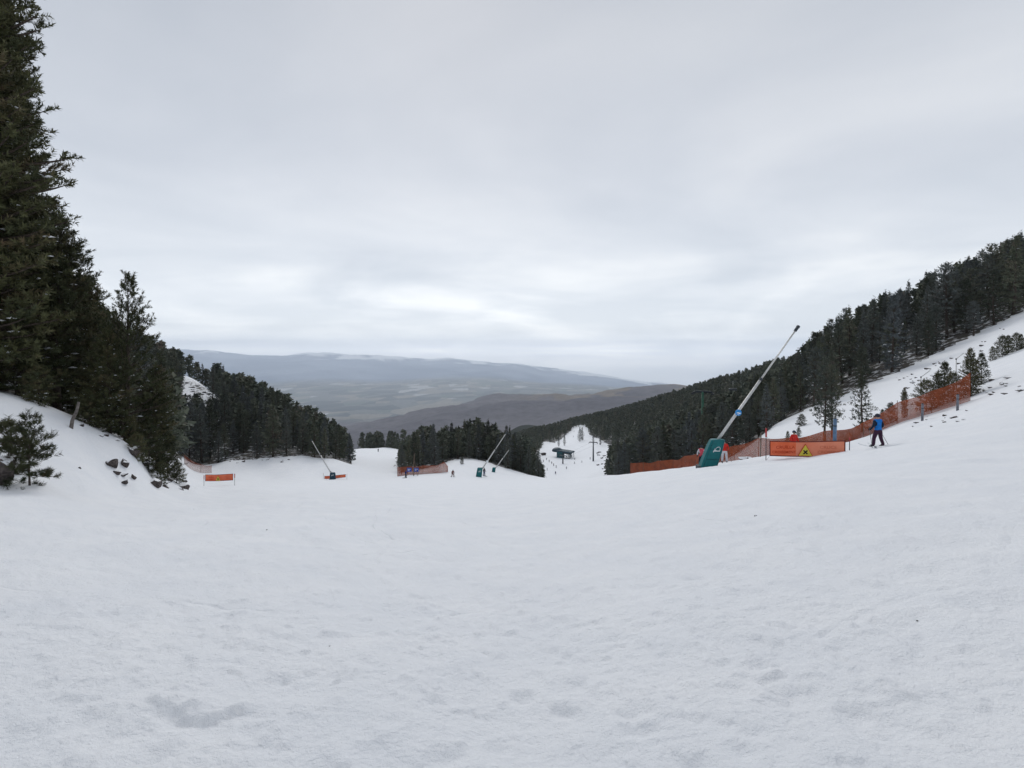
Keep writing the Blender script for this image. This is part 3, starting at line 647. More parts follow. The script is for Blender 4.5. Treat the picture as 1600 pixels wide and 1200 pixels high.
# --- woods: scatter, cap by the ridge line seen, keep the 300 largest in view as single trees
CAPS = [(-800, -900), (-100, -300), (60, 250), (100, 385), (130, 440), (165, 495), (205, 515), (240, 524), (270, 546), (300, 556), (330, 568), (360, 578), (400, 592), (450, 618), (500, 645), (540, 668), (556, 690), (563, 676), (600, 674), (621, 676), (624, 700), (640, 682),
        (665, 665), (700, 664), (720, 660), (740, 648), (755, 650), (775, 655), (790, 655), (800, 674), (825, 690), (848, 718), (850, 500), (944, 500), (945, 692), (960, 684), (1000, 668), (1050, 640), (1100, 618), (1130, 602), (1160, 592), (1185, 574), (1205, 580), (1230, 560), (1250, 545), (1290, 508), (1330, 480), (1360, 465), (1400, 448), (1450, 425), (1500, 406), (1560, 380), (1600, 362), (1900, 240)]
CX_ = np.array([c[0] for c in CAPS], float); CY_ = np.array([c[1] for c in CAPS], float)
cand = []
rs = np.random.default_rng(5)
SPEC = {'left_bank': (4.8, 8, 13), 'left_slope': (4.8, 7.5, 17), 'mid': (4.6, 9, 12.5), 'island': (4.4, 8, 15), 'gully': (4.8, 7, 14), 'right_slope': (4.9, 6.5, 18), 'ridge': (9.5, 10, 14), 'valley_left': (11, 9, 13)}
for rn, poly in WOODS.items():
    sp, h0, h1 = SPEC[rn]
    xs = [(a-800)/F*b for a, b in poly]; ys = [b for a, b in poly]
    gx, gy = np.meshgrid(np.arange(min(xs)-40, max(xs)+40, sp), np.arange(min(ys), max(ys), sp))
    gx = gx+rs.uniform(-.42, .42, gx.shape)*sp; gy = gy+rs.uniform(-.42, .42, gy.shape)*sp; gx = gx.ravel(); gy = gy.ravel()
    px, d = pxd(gx, gy)
    ok = inpoly([(a, math.log(b)) for a, b in poly], px, np.log(d)) & (px > -130) & (px < 1730); gx, gy, px, d = gx[ok], gy[ok], px[ok], d[ok]
    if rn == 'left_bank':
        ok = (d < 140) | (px > 120); gx, gy, px, d = gx[ok], gy[ok], px[ok], d[ok]
    z = height(gx, gy)
    capy = np.interp(px, CX_, CY_)
    for i in range(len(gx)):
        hh = rs.uniform(h0, h1)*(0.75 if rs.random() < .12 else 1)
        zt = (HZ-(capy[i]+abs(rs.normal(0, 11))-3))/F*d[i]
        if rn not in ('ridge', 'valley_left'): hh = min(hh, zt-z[i])
        if 278 < px[i] < 344 and 118 < d[i] < 192: hh = min(hh, (HZ-(614+rs.uniform(0, 26)))/F*d[i]-z[i])
        if hh < 3.2: continue
        cand.append((d[i], px[i], gx[i], gy[i], z[i], hh, rn))
cand.sort()
buf = np.full(2000, 5000.0); rank = []
for k_, (d, px, x, y, z, hh, rn) in enumerate(cand):
    w_ = 1.6*F/d; c0 = int(max(0, px-w_+100)); c1 = int(min(1999, px+w_+101))
    yt = HZ-(z+hh)/d*F; yb = HZ-z/d*F
    if c1 <= c0 or px < -30 or px > 1630: rank.append(0.0); continue
    seg = buf[c0:c1]; vis = np.clip(np.minimum(seg, yb)-yt, 0, None).mean()
    rank.append(vis*(c1-c0)); buf[c0:c1] = np.minimum(seg, yt+0.25*(yb-yt))
order = np.argsort(-np.array(rank)); N_IND = 258
single = set(int(i) for i in order[:N_IND] if rank[i] > 4)
LABEL = {'left_bank': 'dark pine in the shade behind the near pines of the left bank', 'left_slope': 'dark pine hemmed in amid the wood on the left slope beyond the left run',
         'mid': 'pine of the small far clump at the end of the left run', 'island': 'pine hemmed in amid the wooded island in the middle of the pistes',
         'gully': 'pine hemmed in amid the gully wood between the far run and the snow lance', 'right_slope': 'dark pine hemmed in amid the steep wood on the right slope',
         'ridge': 'far pine on the wooded ridge beyond the lift station', 'valley_left': 'far pine behind the wooded island'}
def nth(i):
    return '%d%s' % (i, 'th' if 10 <= i % 100 <= 20 else {1: 'st', 2: 'nd', 3: 'rd'}.get(i % 10, 'th'))
PLACE = {'left_bank': 'shade behind the left bank', 'left_slope': 'left slope wood', 'mid': 'small far clump', 'island': 'wooded island', 'gully': 'gully wood', 'right_slope': 'right slope wood', 'ridge': 'far ridge wood', 'valley_left': 'wood behind the island'}
own = {}
for rn in WOODS:
    ids = [i for i in single if cand[i][6] == rn]
    foot_ = []; top_ = []
    for i in ids:
        d, px, x, y, z, hh, _ = cand[i]; yt = HZ-(z+hh)/d*F
        infront = any(cand[j][6] == rn and cand[j][0] < d-1.5 and abs(cand[j][1]-px) < 1.5*F/d for j in range(max(0, i-160), i))
        if not infront: foot_.append(i)
        elif yt-np.interp(px, CX_, CY_) < 14: top_.append(i)
    for lst, ph in ((foot_, 'foot-row pine of the %s, %s from its left end'), (top_, 'skyline pine of the %s, %s from its left end')):
        for n_, i in enumerate(sorted(lst, key=lambda q: cand[q][1])): own[i] = ph % (PLACE[rn], nth(n_+1))
rest = []
for k_, (d, px, x, y, z, hh, rn) in enumerate(cand):
    if k_ in single:
        plant(FOR[int(rs.choice([0, 1, 2, 3, 4, 5, 6], p=[.26, .26, .06, .05, .18, .16, .03] if rn in ('left_slope', 'island', 'mid') else [.18, .16, .14, .14, .16, .12, .10]))], 0, 0, hh, own.get(k_, LABEL[rn]), group='pines of the '+PLACE[rn], wide=float(rs.uniform(.85, 1.15))*min(1.5, max(1, 9/hh)), lean=float(rs.normal(0, .02)), pos=Vector((x, y, z)))
    else: rest.append((x, y, z, hh, d))
# the remainder of the woods, tree by tree but as one mass
def simple_tree(seed, nsp, k, wd):
    rng = np.random.default_rng(seed)
    t = rng.random(nsp)**0.8; a = rng.random(nsp)*6.28; rr = 2.0*(1-t)**0.8*np.minimum(1, .4+3*t)*(0.55+.45*rng.random(nsp))
    P = np.stack([np.cos(a)*rr, np.sin(a)*rr, 12*(.10+.88*t)], 1); D = unit(np.stack([np.cos(a), np.sin(a), 0.1+t], 1))
    V, T, tt = sprays(P-D*0.5, D, np.full(nsp, 1.5), np.full(nsp, wd), k, rng, rng.normal(.4, .15, nsp))
    cone = np.array([[.9*math.cos(i*1.257), .9*math.sin(i*1.257), 1.0] for i in range(5)]+[[0, 0, 11.9]]); ct = np.array([[i, (i+1) % 5, 5, 5] for i in range(5)])
    return V, T, np.clip(tt, 0, 1)
PROT = [simple_tree(90+i, 95, 3, .75) for i in range(6)]
VV = []; TT_ = []; AA_ = []; off = 0
for (x, y, z, hh, d) in rest:
    V, T, tt = PROT[int(rs.integers(6))]
    s = hh/12; th = rs.random()*6.28; c, s_ = math.cos(th), math.sin(th); wd = s*rs.uniform(.9, 1.3)
    X = (V[:, 0]*c-V[:, 1]*s_)*wd+x; Y = (V[:, 0]*s_+V[:, 1]*c)*wd+y
    VV.append(np.stack([X, Y, V[:, 2]*s+z-.1], 1)); TT_.append(T+off); off += len(V); AA_.append(np.clip(tt+rs.normal(0, .14), 0, 1))
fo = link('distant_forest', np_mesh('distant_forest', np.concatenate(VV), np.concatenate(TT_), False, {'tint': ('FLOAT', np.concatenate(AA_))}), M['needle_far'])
tag(fo, 'mass of further pines filling the woods and the far ridge', 'forest', kind='stuff')
print('TRIS', sum(len(m.polygons)*(2 if len(m.polygons) and m.polygons[0].loop_total == 4 else 1) for m in bpy.data.meshes)); print('TREES', len(cand), len(single), len(rest), {k: sum(1 for i in single if cand[i][6] == k) for k in WOODS})
# ------------------------------------------------------------------ rocks
def rock_mesh(seed):
    rng = np.random.default_rng(seed); bm = bmesh.new(); bmesh.ops.create_icosphere(bm, subdivisions=3, radius=1.0)
    dirs = unit(rng.standard_normal((14, 3))); offs = 0.38+0.5*rng.random(14)
    for v in bm.verts:
        p = np.array(v.co)
        for d, o in zip(dirs, offs):
            e = p@d-o
            if e > 0: p = p-d*e*0.96
        p = p*(1+0.22*float(fbm(np.array(p[0]*2+seed), np.array(p[1]*2+p[2]), 2, seed)))
        v.co = p
    me = bm_mesh('rock_%d' % seed, bm); me.materials.append(M['rock']); return me
ROCKS = [rock_mesh(s) for s in (3, 8, 14, 23, 37, 41)]
def hit(px, py, d0, d1, n=240):
    """first ground point between two distances seen along a bearing at that height"""
    d = np.geomspace(d0, d1, n); x = (px-800)/F*d; z = height(x, d); yy = HZ-z/d*F
    ok = np.where(yy <= py)[0]; i = ok[0] if len(ok) else int(np.argmin(np.abs(yy-py)))
    return Vector((x[i], d[i], z[i]))
def rock(p, sx, sy, sz, label, group=None, rz=0.0, name='rock', k=0, sink=0.25, tilt=0.0):
    o = link(name, ROCKS[k % 6]); o.location = p+Vector((0, 0, sz*(1-2*sink)*0.5)); o.scale = (sx/2, sy/2, sz/2); o.rotation_euler = (tilt, tilt*.6, rz); tag(o, label, 'rock', group); return o
rock(at(2, 13.9), .80, .75, 1.15, 'big grey boulder at the left edge in front of the saplings', k=1, name='boulder', sink=.1)
rr = random.Random(4)
BR = 'dark rocks at the end of the left bank'
for i, (px, py, wp, hp, lab) in enumerate([
    (172, 722, 26, 16, 'brown pointed rock sticking out leftmost at the end of the bank'), (181, 738, 14, 10, 'dark rock just below the brown pointed rock'), (209, 705, 22, 22, 'tall dark rock under the open-topped pine'),
    (194, 722, 14, 20, 'upright dark rock between the brown pointed rock and the shrubs'), (192, 741, 12, 8, 'small flat dark rock in the snow below the upright one'), (209, 745, 8, 12, 'small dark upright stone below the shrub'),
    (194, 753, 11, 8, 'brown stone lying lowest left of the rock group'), (240, 752, 26, 16, 'broad snow-streaked rock under the shrub'), (225, 722, 18, 14, 'dark rock half under the shrub'),
    (268, 734, 22, 20, 'pale grey-brown rock at the right tip of the bank'), (283, 741, 14, 14, 'pale rock beside the pale tip rock'), (258, 760, 9, 8, 'small dark stone at the foot of the bank'),
    (289, 758, 16, 18, 'jagged dark rock lying alone rightmost of the bank rocks'), (282, 764, 10, 6, 'flat dark stone beside the jagged rock'), (264, 748, 10, 8, 'small stone right of the broad snow-streaked rock'),
    (158, 681, 9, 4, 'small dark stone on the snow above the bank rocks'), (167, 679, 6, 5, 'tiny dark stone above the bank rocks, next to another'), (181, 686, 14, 3, 'thin flat stone in the snow above the bank rocks'), (127, 664, 8, 5, 'small dark stone beside the leaning bare trunk'), (124, 731, 5, 5, 'tiny stone alone in the snow between sapling and rocks'), (200, 683, 8, 4, 'small stone at the lip of the bank near the open-topped pine')]):
    p = hit(px, py+hp*0.3, 17, 34); s = p.y/F
    rock(p, wp*s*1.2, wp*s*rr.uniform(.8, 1.2), hp*s*1.35, lab, BR, rr.uniform(0, 6), k=i, sink=.44, tilt=rr.uniform(-.3, .3))
SR = 'stones showing through the snow of the right slope'
def scatter(n, f, dr, wr, lab):
    for i, (px, py) in enumerate(sorted(f() for _ in range(n))):
        p = hit(px, py, *dr); s = rr.uniform(*wr)
        if p.y > dr[1]*.985: continue
        rock(p, s*1.5, s, s*rr.uniform(.45, .8), lab+', %s from the left' % nth(i+1), SR, rr.uniform(0, 6), k=rr.randrange(6), sink=.35)
def band1():
    px = rr.uniform(1405, 1540); return px, 590-(px-1400)*.46+rr.uniform(6, 26)
scatter(30, band1, (62, 101), (.3, .9), 'dark stone just below the right treeline')
scatter(16, lambda: (rr.uniform(1530, 1600), rr.uniform(588, 618)), (32, 60), (.2, .55), 'dark stone right of the end of the orange net')
scatter(18, lambda: (rr.uniform(1402, 1520), rr.uniform(640, 668)), (30, 43), (.12, .4), 'small stone along the foot of the right net')
scatter(8, lambda: (rr.uniform(1215, 1260), rr.uniform(640, 668)), (70, 97), (.4, .9), 'dark stone below the wood behind the banner')
scatter(9, lambda: (rr.uniform(1560, 1600), rr.uniform(500, 560)), (62, 104), (.2, .5), 'small stone high on the open right slope')
rock(hit(1163, 717, 33, 47), 1.6, .6, .35, 'dark flat stone half buried right of the red skier', SR, .2, k=2)
for i, px in enumerate(sorted(rr.uniform(932, 950) for _ in range(14))):
    p = hit(px, rr.uniform(706, 738), 270, 400); s = rr.uniform(1.0, 2.4); rock(p, s*1.3, s, s*.7, 'stone breaking the snow right of the lift station, %s from the left' % nth(i+1), 'stones on the far bank', k=i)
for i, px in enumerate(sorted(rr.uniform(355, 470) for _ in range(16))):
    p = hit(px, rr.uniform(716, 724), 110, 135); s = rr.uniform(.3, .9); rock(p, s*1.4, s, s*.6, 'stone at the snowy foot of the left wood, %s from the left' % nth(i+1), 'stones under the left wood', k=i)
for i, px in enumerate(sorted(rr.uniform(290, 350) for _ in range(26))):
    p = hit(px, rr.uniform(588, 618), 165, 240); s = rr.uniform(.7, 1.6); rock(p, s*1.6, s, s*.5, 'dark stone on the snowy clearing in the left wood, %s from the left' % nth(i+1), 'stones of the left clearing', rr.uniform(0, 6), k=i)
rock(hit(849, 710, 330, 400), 5.5, 4.5, 4.6, 'brown boulder left of the lift station', name='boulder', k=3)
for px, py, s, lab in [(553, 883, .030, 'tiny dark pebble on the snow left of centre'), (1181, 810, .06, 'tiny dark pebble on the snow below the banner'), (515, 1011, .012, 'tiny speck of grit on the near snow left of centre'), (1100, 837, .03, 'tiny speck of grit on the snow below the green-blue pad'), (417, 829, .03, 'tiny speck of grit on the snow below the left banner'), (1433, 973, .014, 'tiny speck of grit on the near snow at right')]:
    rock(hit(px, py, 1.5, 30), s*1.4, s, s, lab, 'grit on the near snow', k=2, name='pebble', sink=0)
# leaning bare trunk on the left bank
o = empty('dead_trunk', at(110, 20.6)); tag(o, 'pale leaning bare trunk on the lip of the left bank', 'trunk')
tube('stem', [(0, 0, -.2), (.08, 0, .3), (.18, .1, .7), (.22, .15, 1.05)], [.075, .065, .055, .045], M['dead'], o, 9)
tube('branch_stub', [(.15, .05, .55), (.30, -.03, .72), (.38, -.05, .78)], [.035, .028, .012], M['dead'], o, 6)
# ------------------------------------------------------------------ writing
def text_mesh(name, s, size, material, parent, loc, rot=(R(90), 0, 0), extrude=0.002, sx=1.0, align='CENTER'):
    cu = bpy.data.curves.new(name, 'FONT'); cu.body = s; cu.size = size; cu.extrude = extrude; cu.align_x = align; cu.align_y = 'CENTER'; cu.resolution_u = 3; cu.offset = 0.006*size
    tmp = bpy.data.objects.new(name, cu); C.objects.link(tmp); dg = bpy.context.evaluated_depsgraph_get()
    me = bpy.data.meshes.new_from_object(tmp.evaluated_get(dg)); bpy.data.objects.remove(tmp); bpy.data.curves.remove(cu)
    me.materials.clear(); o = link(name, me, material, parent, loc, rot); o.scale = (sx, 1, 1); return o
# ------------------------------------------------------------------ orange crossing banners
def banner(pl, pr, zl, zr, hgt, label, wave=0.03, pole_l=1.7, pole_r=1.2, text=True, pale=True, name='crossing_banner', stay=True):
    """hangs between two points; zl, zr = height of its lower edge above the ground at either end"""
    v = pr-pl; L = math.hypot(v.x, v.y); rz = math.atan2(v.y, v.x)
    o = empty(name, pl, rz); tag(o, label, 'banner', 'orange crossing banners')
    drop = (pr.z+zr)-(pl.z+zl); nx, nz = 40, 6
    def P(u, w_): return np.array([u*L, wave*math.sin(u*9+1)*(.5+w_)+.4*wave*math.sin(u*23+w_*3), zl+drop*u-0.05*math.sin(math.pi*u)*hgt+w_*hgt])
    def grid(u0, u1, nm, m_):
        vs = []; n = max(2, int(nx*(u1-u0)))
        for side in (0, .012):
            for i in range(n+1):
                for j in range(nz+1):
                    q = P(u0+(u1-u0)*i/n, j/nz); vs.append(q+np.array([0, side, 0]))
        st = (n+1)*(nz+1); fs = []
        for i in range(n):
            for j in range(nz):
                a = i*(nz+1)+j; fs.append((a, a+nz+1, a+nz+2, a+1)); fs.append((st+a, st+a+1, st+a+nz+2, st+a+nz+1))
        return link(nm, np_mesh(nm, np.array(vs), np.array(fs), True), m_, o)
    if pale: sh = grid(0, .352, 'banner_sheet', M['orange']); sh2 = grid(.352, 1, 'banner_sheet', M['orange_pale']); sh2['label'] = 'paler faded right part of the banner'
    else: sh = grid(0, 1, 'banner_sheet', M['orange'])
    def edge(pts, r): return tube('banner_edge', pts, r, M['maroon'], o, 6)
    r_ = .028
    edge([P(i/30, 1)-np.array([0, .01, 0]) for i in range(31)], r_); edge([P(0, 0)-np.array([0, .012, .02]), P(0, 1)+np.array([0, -.012, .03])], r_); edge([P(1, 0)-np.array([0, .012, .02]), P(1, 1)+np.array([0, -.012, .03])], r_); edge([P(i/30, 0)-np.array([0, .01, 0]) for i in range(31)], r_)
    off = wave*1.8+.02
    def T(s, u, w_, size, m_, sx=1.0):
        q = P(u, w_); return text_mesh('lettering', s, size, M[m_], o, (q[0], q[1]-.012-wave*.7, q[2]), (R(90), -math.atan2(drop, L)*1, 0), sx=sx)
    if text:
        T('CRUÏLLA', .21, .60, hgt*.28, 'letter', 1.1); T('CROISEMENT', .19, .27, hgt*.25, 'letter', 1.0); T('CRUCE', .785, .58, hgt*.30, 'letter_pale', 1.1); T('CROSSING', .80, .26, hgt*.28, 'letter_pale', 1.1)
        # warning triangle with a cross
        q = P(.475, .02); s = hgt*.86; b = bmesh.new()
        def tri(w2, h2, z0, y0, y1):
            add_hull(b, [(-w2, y0, z0), (w2, y0, z0), (0, y0, z0+h2)], [(-w2, y1, z0), (w2, y1, z0), (0, y1, z0+h2)])
        tri(s*.56, s, 0, -.012, 0); t1 = link('warning_triangle', bm_mesh('warning_border', b), M['letter'], o, (q[0], q[1]-wave-.02, q[2]))
        b = bmesh.new(); tri(s*.49, s*.86, s*.045, -.018, -.0125); link('sign_face', bm_mesh('sign_face', b), M['yellow'], t1)
        b = bmesh.new()
        for a in (1, -1):
            c_, s_ = math.cos(R(45)), math.sin(R(45))*a; l2, w2 = s*.20, s*.052; ring = []
            for (i, j) in ((-l2, -w2), (l2, -w2), (l2, w2), (-l2, w2)): ring.append((i*c_-j*s_, i*s_+j*c_))
            y0 = -.0245-.0015*a
            add_hull(b, [(x, y0, z+s*.33) for x, z in ring], [(x, -.019, z+s*.33) for x, z in ring])
        link('cross_mark', bm_mesh('cross_mark', b), M['black'], t1)
    for u, hh, gz_ in ((-.055, pole_l, 0), (1.06, pole_r, drop+zl-zr)):
        tube('pole', [(u*L, 0, gz_-.3), (u*L+.01, 0, gz_+hh)], .022, M['darksteel'], o, 6)
        if hh > 1.5: tube('pole_tip', [(u*L+.01, 0, gz_+hh-.55), (u*L+.012, 0, gz_+hh)], .05, M['redtip'], o, 6)
        else: tube('pole_tip', [(u*L+.01, 0, gz_+hh-.25), (u*L+.012, 0, gz_+hh)], .026, M['redtip'], o, 6)
        e = P(0 if u < 0 else 1, .95); tube('tie', [(u*L, 0, gz_+hh*.8), e], .006, M['darksteel'], o, 4)
    if stay: tube('stay_line', [(-.05*L, -.02, -.05), P(0, 0)], .006, M['darksteel'], o, 4)
    return o
pl = at(1203, 31); pr = at(1320, 30.2)
banner(pl, pr, (HZ-712)/F*31-pl.z, (HZ-712)/F*30.2-pr.z, .90, 'orange crossing banner with a yellow triangle, sunk in snow near the blue skier', .02, 1.95, .85)
pl = at(321, 68.3); pr = at(364, 67.6)
banner(pl, pr, (HZ-751.5)/F*68.3-pl.z, (HZ-750)/F*67.6-pr.z, .84, 'orange crossing banner strung alone on the left run near the rocks', .02, 1.6, 1.6, pale=False, stay=False)
pl = at(507, 112); pr = at(540, 111.6)
banner(pl, pr, (HZ-748.5)/F*112-pl.z, (HZ-745.5)/F*111.6-pr.z, .62, 'narrow orange banner tied behind the small navy pad on the left run', .03, 1.3, 1.3, text=False, pale=False, stay=False)
# ------------------------------------------------------------------ snow lances with padded bases
def lance(p, pw, ph, lean, px0, pz0, dx, dz, dy, label, material='teal', disc=None, logo=True, rz=0.0, thick=.085):
    o = empty('snow_lance', p, rz); tag(o, label, 'snow lance', 'snow-making lances')
    lx = lean*ph; dp = pw*.62; c = pw*.10
    def loop(z, w2, x, d2, cc): return [(x-w2+cc, -d2, z), (x+w2-cc, -d2, z), (x+w2, -d2+cc, z), (x+w2, d2-cc, z), (x+w2-cc, d2, z), (x-w2+cc, d2, z), (x-w2, d2-cc, z), (x-w2, -d2+cc, z)]
    bm = bmesh.new(); rows = [(-.35, 1.02, -.35*lean), (.0, 1.0, 0), (ph*.33, .99, lx*.33), (ph*.66, .94, lx*.66), (ph*.93, .86, lx*.93), (ph*.985, .80, lx*.985), (ph, .66, lx)]
    prev = None
    for z, k, x in rows:
        cur = [bm.verts.new(q) for q in loop(z, pw/2*k, x, dp/2*k, c)]
        if prev:
            for i in range(8): bm.faces.new((prev[i], prev[(i+1) % 8], cur[(i+1) % 8], cur[i]))
        else: bm.faces.new(cur[::-1])
        prev = cur
    bm.faces.new(prev); pad = link('pad', bm_mesh('pad', bm), M[material], o)
    for sgn in (-1, 1):      # seams on the two front edges
        pts = [(x+sgn*(pw/2*k-c), -dp/2*k-.008, z) for z, k, x in rows[1:6]]
        tube('seam', pts, .018, M['teal_dark'], pad, 5)
    for f in (.30, .66):
        k = .985 if f < .5 else .945
        tube('strap', [(lx*f-pw/2*k+c, -dp/2*k-.012, ph*f), (lx*f+pw/2*k-c, -dp/2*k-.012, ph*f)], .016, M['teal_dark'], pad, 5)
    # steel frame and valve foot seen at the base
    box('foot_plate', (-pw*.62, pw*.5, -dp*.3, dp*.5, -.3, .07), M['darksteel'], o, .02)
    a = Vector((px0, dp*.2, pz0)); e = a+Vector((dx, dy, dz)); m1 = a.lerp(e, .55); lo = a-Vector((dx, dy, dz)).normalized()*min(1.2, pz0)
    tube('lower_pole', [lo, m1], [thick, thick*.85], M['steel'], o, 10); tube('upper_pole', [m1-(e-a)*.015, e], [thick*.62, thick*.55], M['steel'], o, 10)
    tube('joint_collar', [m1-(e-a)*.012, m1+(e-a)*.006], [thick*1.05]*2, M['darksteel'], o, 10)
    hd = tube('nozzle_head', [e-(e-a)*.004, e+(e-a)*.045], [thick*1.0, thick*1.0], M['darksteel'], o, 10)
    for q in range(6):
        an = q*math.pi/3; ax = (e-a).normalized(); s1 = ax.cross(Vector((0, 1, 0))).normalized(); s2 = ax.cross(s1)
        b0 = e+(e-a)*.03; tube('nozzle', [b0, b0+(s1*math.cos(an)+s2*math.sin(an))*.14+ax*.05], .018, M['darksteel'], hd, 5)
    tube('hose', [(lx*.9, dp*.45, ph*.85), (px0+dx*.06+.10, dp*.3, pz0+dz*.05), (px0+dx*.14+.1, dp*.25+dy*.1, pz0+dz*.13)], .03, M['darksteel'], o, 6)
    if disc:
        f, rad, m_ = disc; q = a.lerp(e, f); b = bmesh.new(); bmesh.ops.create_cone(b, cap_ends=True, segments=28, radius1=rad, radius2=rad, depth=.03)
        s = link('round_sign', bm_mesh('round_sign', b), M[m_], o, q+Vector((0, -thick*1.3-.02, 0)), (R(90), 0, 0))
        if m_ == 'blue_disc':
            b = bmesh.new(); add_hull(b, [(-rad*.75, -.1*rad, .016), (rad*.5, -.42*rad, .016), (rad*.85, -.1*rad, .016), (-.2*rad, .12*rad, .016)], [(-rad*.75, -.1*rad, .022), (rad*.5, -.42*rad, .022), (rad*.85, -.1*rad, .022), (-.2*rad, .12*rad, .022)]); link('sign_mark', bm_mesh('sign_mark', b), M['white'], s)
            b = bmesh.new(); add_hull(b, [(-rad*.6, -.55*rad, .016), (.1*rad, -.8*rad, .016), (.25*rad, -.62*rad, .016)], [(-rad*.6, -.55*rad, .022), (.1*rad, -.8*rad, .022), (.25*rad, -.62*rad, .022)]); link('sign_mark', bm_mesh('sign_mark', b), M['white'], s)
    if logo:
        # white emblem: a slanted peak, a bar running right and a bow over it
        S = pw*.85; y0 = -dp/2*.955-.02; x0, z0 = lx*.62, ph*.63; b = bmesh.new()
        def flat(pts): add_hull(b, [(x0+x*S, y0, z0+z*S) for x, z in pts], [(x0+x*S, y0+.012, z0+z*S) for x, z in pts])
        flat([(-.20, -.14), (-.14, -.14), (-.02, .10), (-.05, .13)]); flat([(-.05, .135), (-.015, .105), (.05, -.035), (-.01, -.035)]); flat([(-.10, -.085), (.30, -.085), (.31, -.035), (-.08, -.035)])
        arc = [(.02+.30*t_, .10+.11*math.sin(t_*2.4)) for t_ in [i/7 for i in range(8)]]
        for i in range(7): flat([arc[i], arc[i+1], (arc[i+1][0], arc[i+1][1]+.035), (arc[i][0], arc[i][1]+.035)])
        flat([(.28, -.02), (.325, -.02), (.34, .15), (.30, .15)])
        link('emblem', bm_mesh('emblem', b), M['white'], pad)
    return o
def foot(px, d, dz=0.0): return at(px, d)+Vector((0, 0, dz))
k = 33/F; lance(foot(1105.5, 33), 25.5*k, 43*k, .36, 18*k, 42*k, 129*k, 171*k, .6, 'large snow lance with a teal padded base and a blue disc, beside the red skiers', disc=(.245, .21, 'blue_disc'), thick=.10)
k = 110/F; lance(foot(520, 110), 8.5*k, 10.5*k, -.03, -4*k, 10.5*k, -32*k, 48*k, 1, 'snow lance leaning left from a small navy pad on the left run', 'navy_pad', thick=.13)
k = 118/F; lance(foot(748, 118), 9.0*k, 14.5*k, .14, 6*k, 13*k, 36*k, 53*k, 1, 'snow lance with a teal pad and white disc before the wooded island', disc=(.20, .28, 'white'), thick=.16)
k = 130/F; lance(foot(771, 130), 5.5*k, 7.5*k, .14, 4*k, 7*k, 20*k, 26*k, 1, 'smallest snow lance, with a short teal pad, right of the one with the white disc', logo=False, thick=.12)
# ------------------------------------------------------------------ orange safety nets
def net(path, label, cell=.066, strip=.031, post_every=3.0, post_h=.25, seed=1):
    rng = random.Random(seed); pts = [(at(px, d), h) for px, d, h in path]; org = pts[len(pts)//2][0].copy()
    o = empty('safety_net', org); tag(o, label, 'net', 'orange safety nets')
    xy = np.array([(p.x, p.y) for p, h in pts]); hs = np.array([h for p, h in pts]); seg = np.concatenate([[0], np.cumsum(np.hypot(*np.diff(xy, axis=0).T))]); L = seg[-1]
    def ev(s):
        s = np.asarray(s, float); x = np.interp(s, seg, xy[:, 0]); y = np.interp(s, seg, xy[:, 1]); h = np.interp(s, seg, hs)
        h = h*(1+.05*np.sin(s*1.1)+.04*np.sin(s*.37+1))-0.10*np.sin(np.pi*((s/post_every) % 1))
        bl = 0.12*np.sin(np.pi*((s/post_every) % 1))+.05*np.sin(s*.9)      # the net bellies between its poles
        z0 = height(x, y)-.06
        return x, y, z0, h, bl
    V = []; T = []
    def quad(a, b, c, d): n = len(V); V.extend((a, b, c, d)); T.append((n, n+1, n+2, n+3))
    n = int(L/.5)+1; S = np.linspace(0, L, n+1); x, y, z0, h, bl = ev(S)
    nh = int(hs.max()/cell)
    for j in range(nh+1):
        w_ = j/nh; bb = bl*math.sin(math.pi*min(1, .15+.7*w_))
        for i in range(n):
            zb0 = z0[i]+h[i]*w_; zb1 = z0[i+1]+h[i+1]*w_; t_ = strip*(2.2 if j in (0, nh) else 1)
            a = (x[i], y[i]-bb[i], zb0); b = (x[i+1], y[i+1]-bb[i+1], zb1)
            quad(a, b, (b[0], b[1], b[2]+t_), (a[0], a[1], a[2]+t_))
    S = np.arange(0, L, cell*1.1); x, y, z0, h, bl = ev(S); x2, y2, *_ = ev(S+strip)
    for i in range(len(S)):
        prev = None
        for w_ in (0, .3, .65, 1.0):
            bb = bl[i]*math.sin(math.pi*min(1, .15+.7*w_)); a = (x[i], y[i]-bb-.004, z0[i]+h[i]*w_); b = (x2[i], y2[i]-bb-.004, z0[i]+h[i]*w_)
            if prev: quad(prev[0], prev[1], b, a)
            prev = (a, b)
    me = np_mesh('net_mesh', np.array(V)-np.array(org), np.array(T)); link('net_mesh', me, M['net'], o)
    for s in np.arange(0, L+.01, post_every):
        x, y, z0, h, bl = [float(v) for v in ev(s)]
        q = Vector((x, y+.03, z0))-org; ln = rng.uniform(-.04, .06)
        tube('post', [q-Vector((0, 0, .4)), q+Vector((ln*2, ln, h+rng.uniform(.05, post_h)))], .026, M['wood'], o, 6)
    return o
net([(985, 72, 1.7), (1050, 64, 1.7), (1100, 56, 1.7), (1190, 49, 1.8), (1250, 46, 1.3), (1330, 44, 1.3), (1372, 44, 1.5), (1400, 44, 1.7), (1450, 44, 2.0), (1500, 43.6, 2.1), (1516, 43.3, 2.4)], 'long orange net fence running behind the large snow lance and up the right slope', seed=2)
net([(621, 117, 2.0), (640, 117.5, 1.9), (660, 119, 2.0), (680, 121, 2.0), (694, 123, 2.6), (700, 124, 1.4)], 'orange net fence at the foot of the wooded island', cell=.10, strip=.045, seed=3)
net([(288, 107, 1.9), (310, 108, 1.8), (331, 110, 1.7)], 'faded orange net at the edge of the left wood behind the rocks', cell=.13, strip=.035, seed=5)
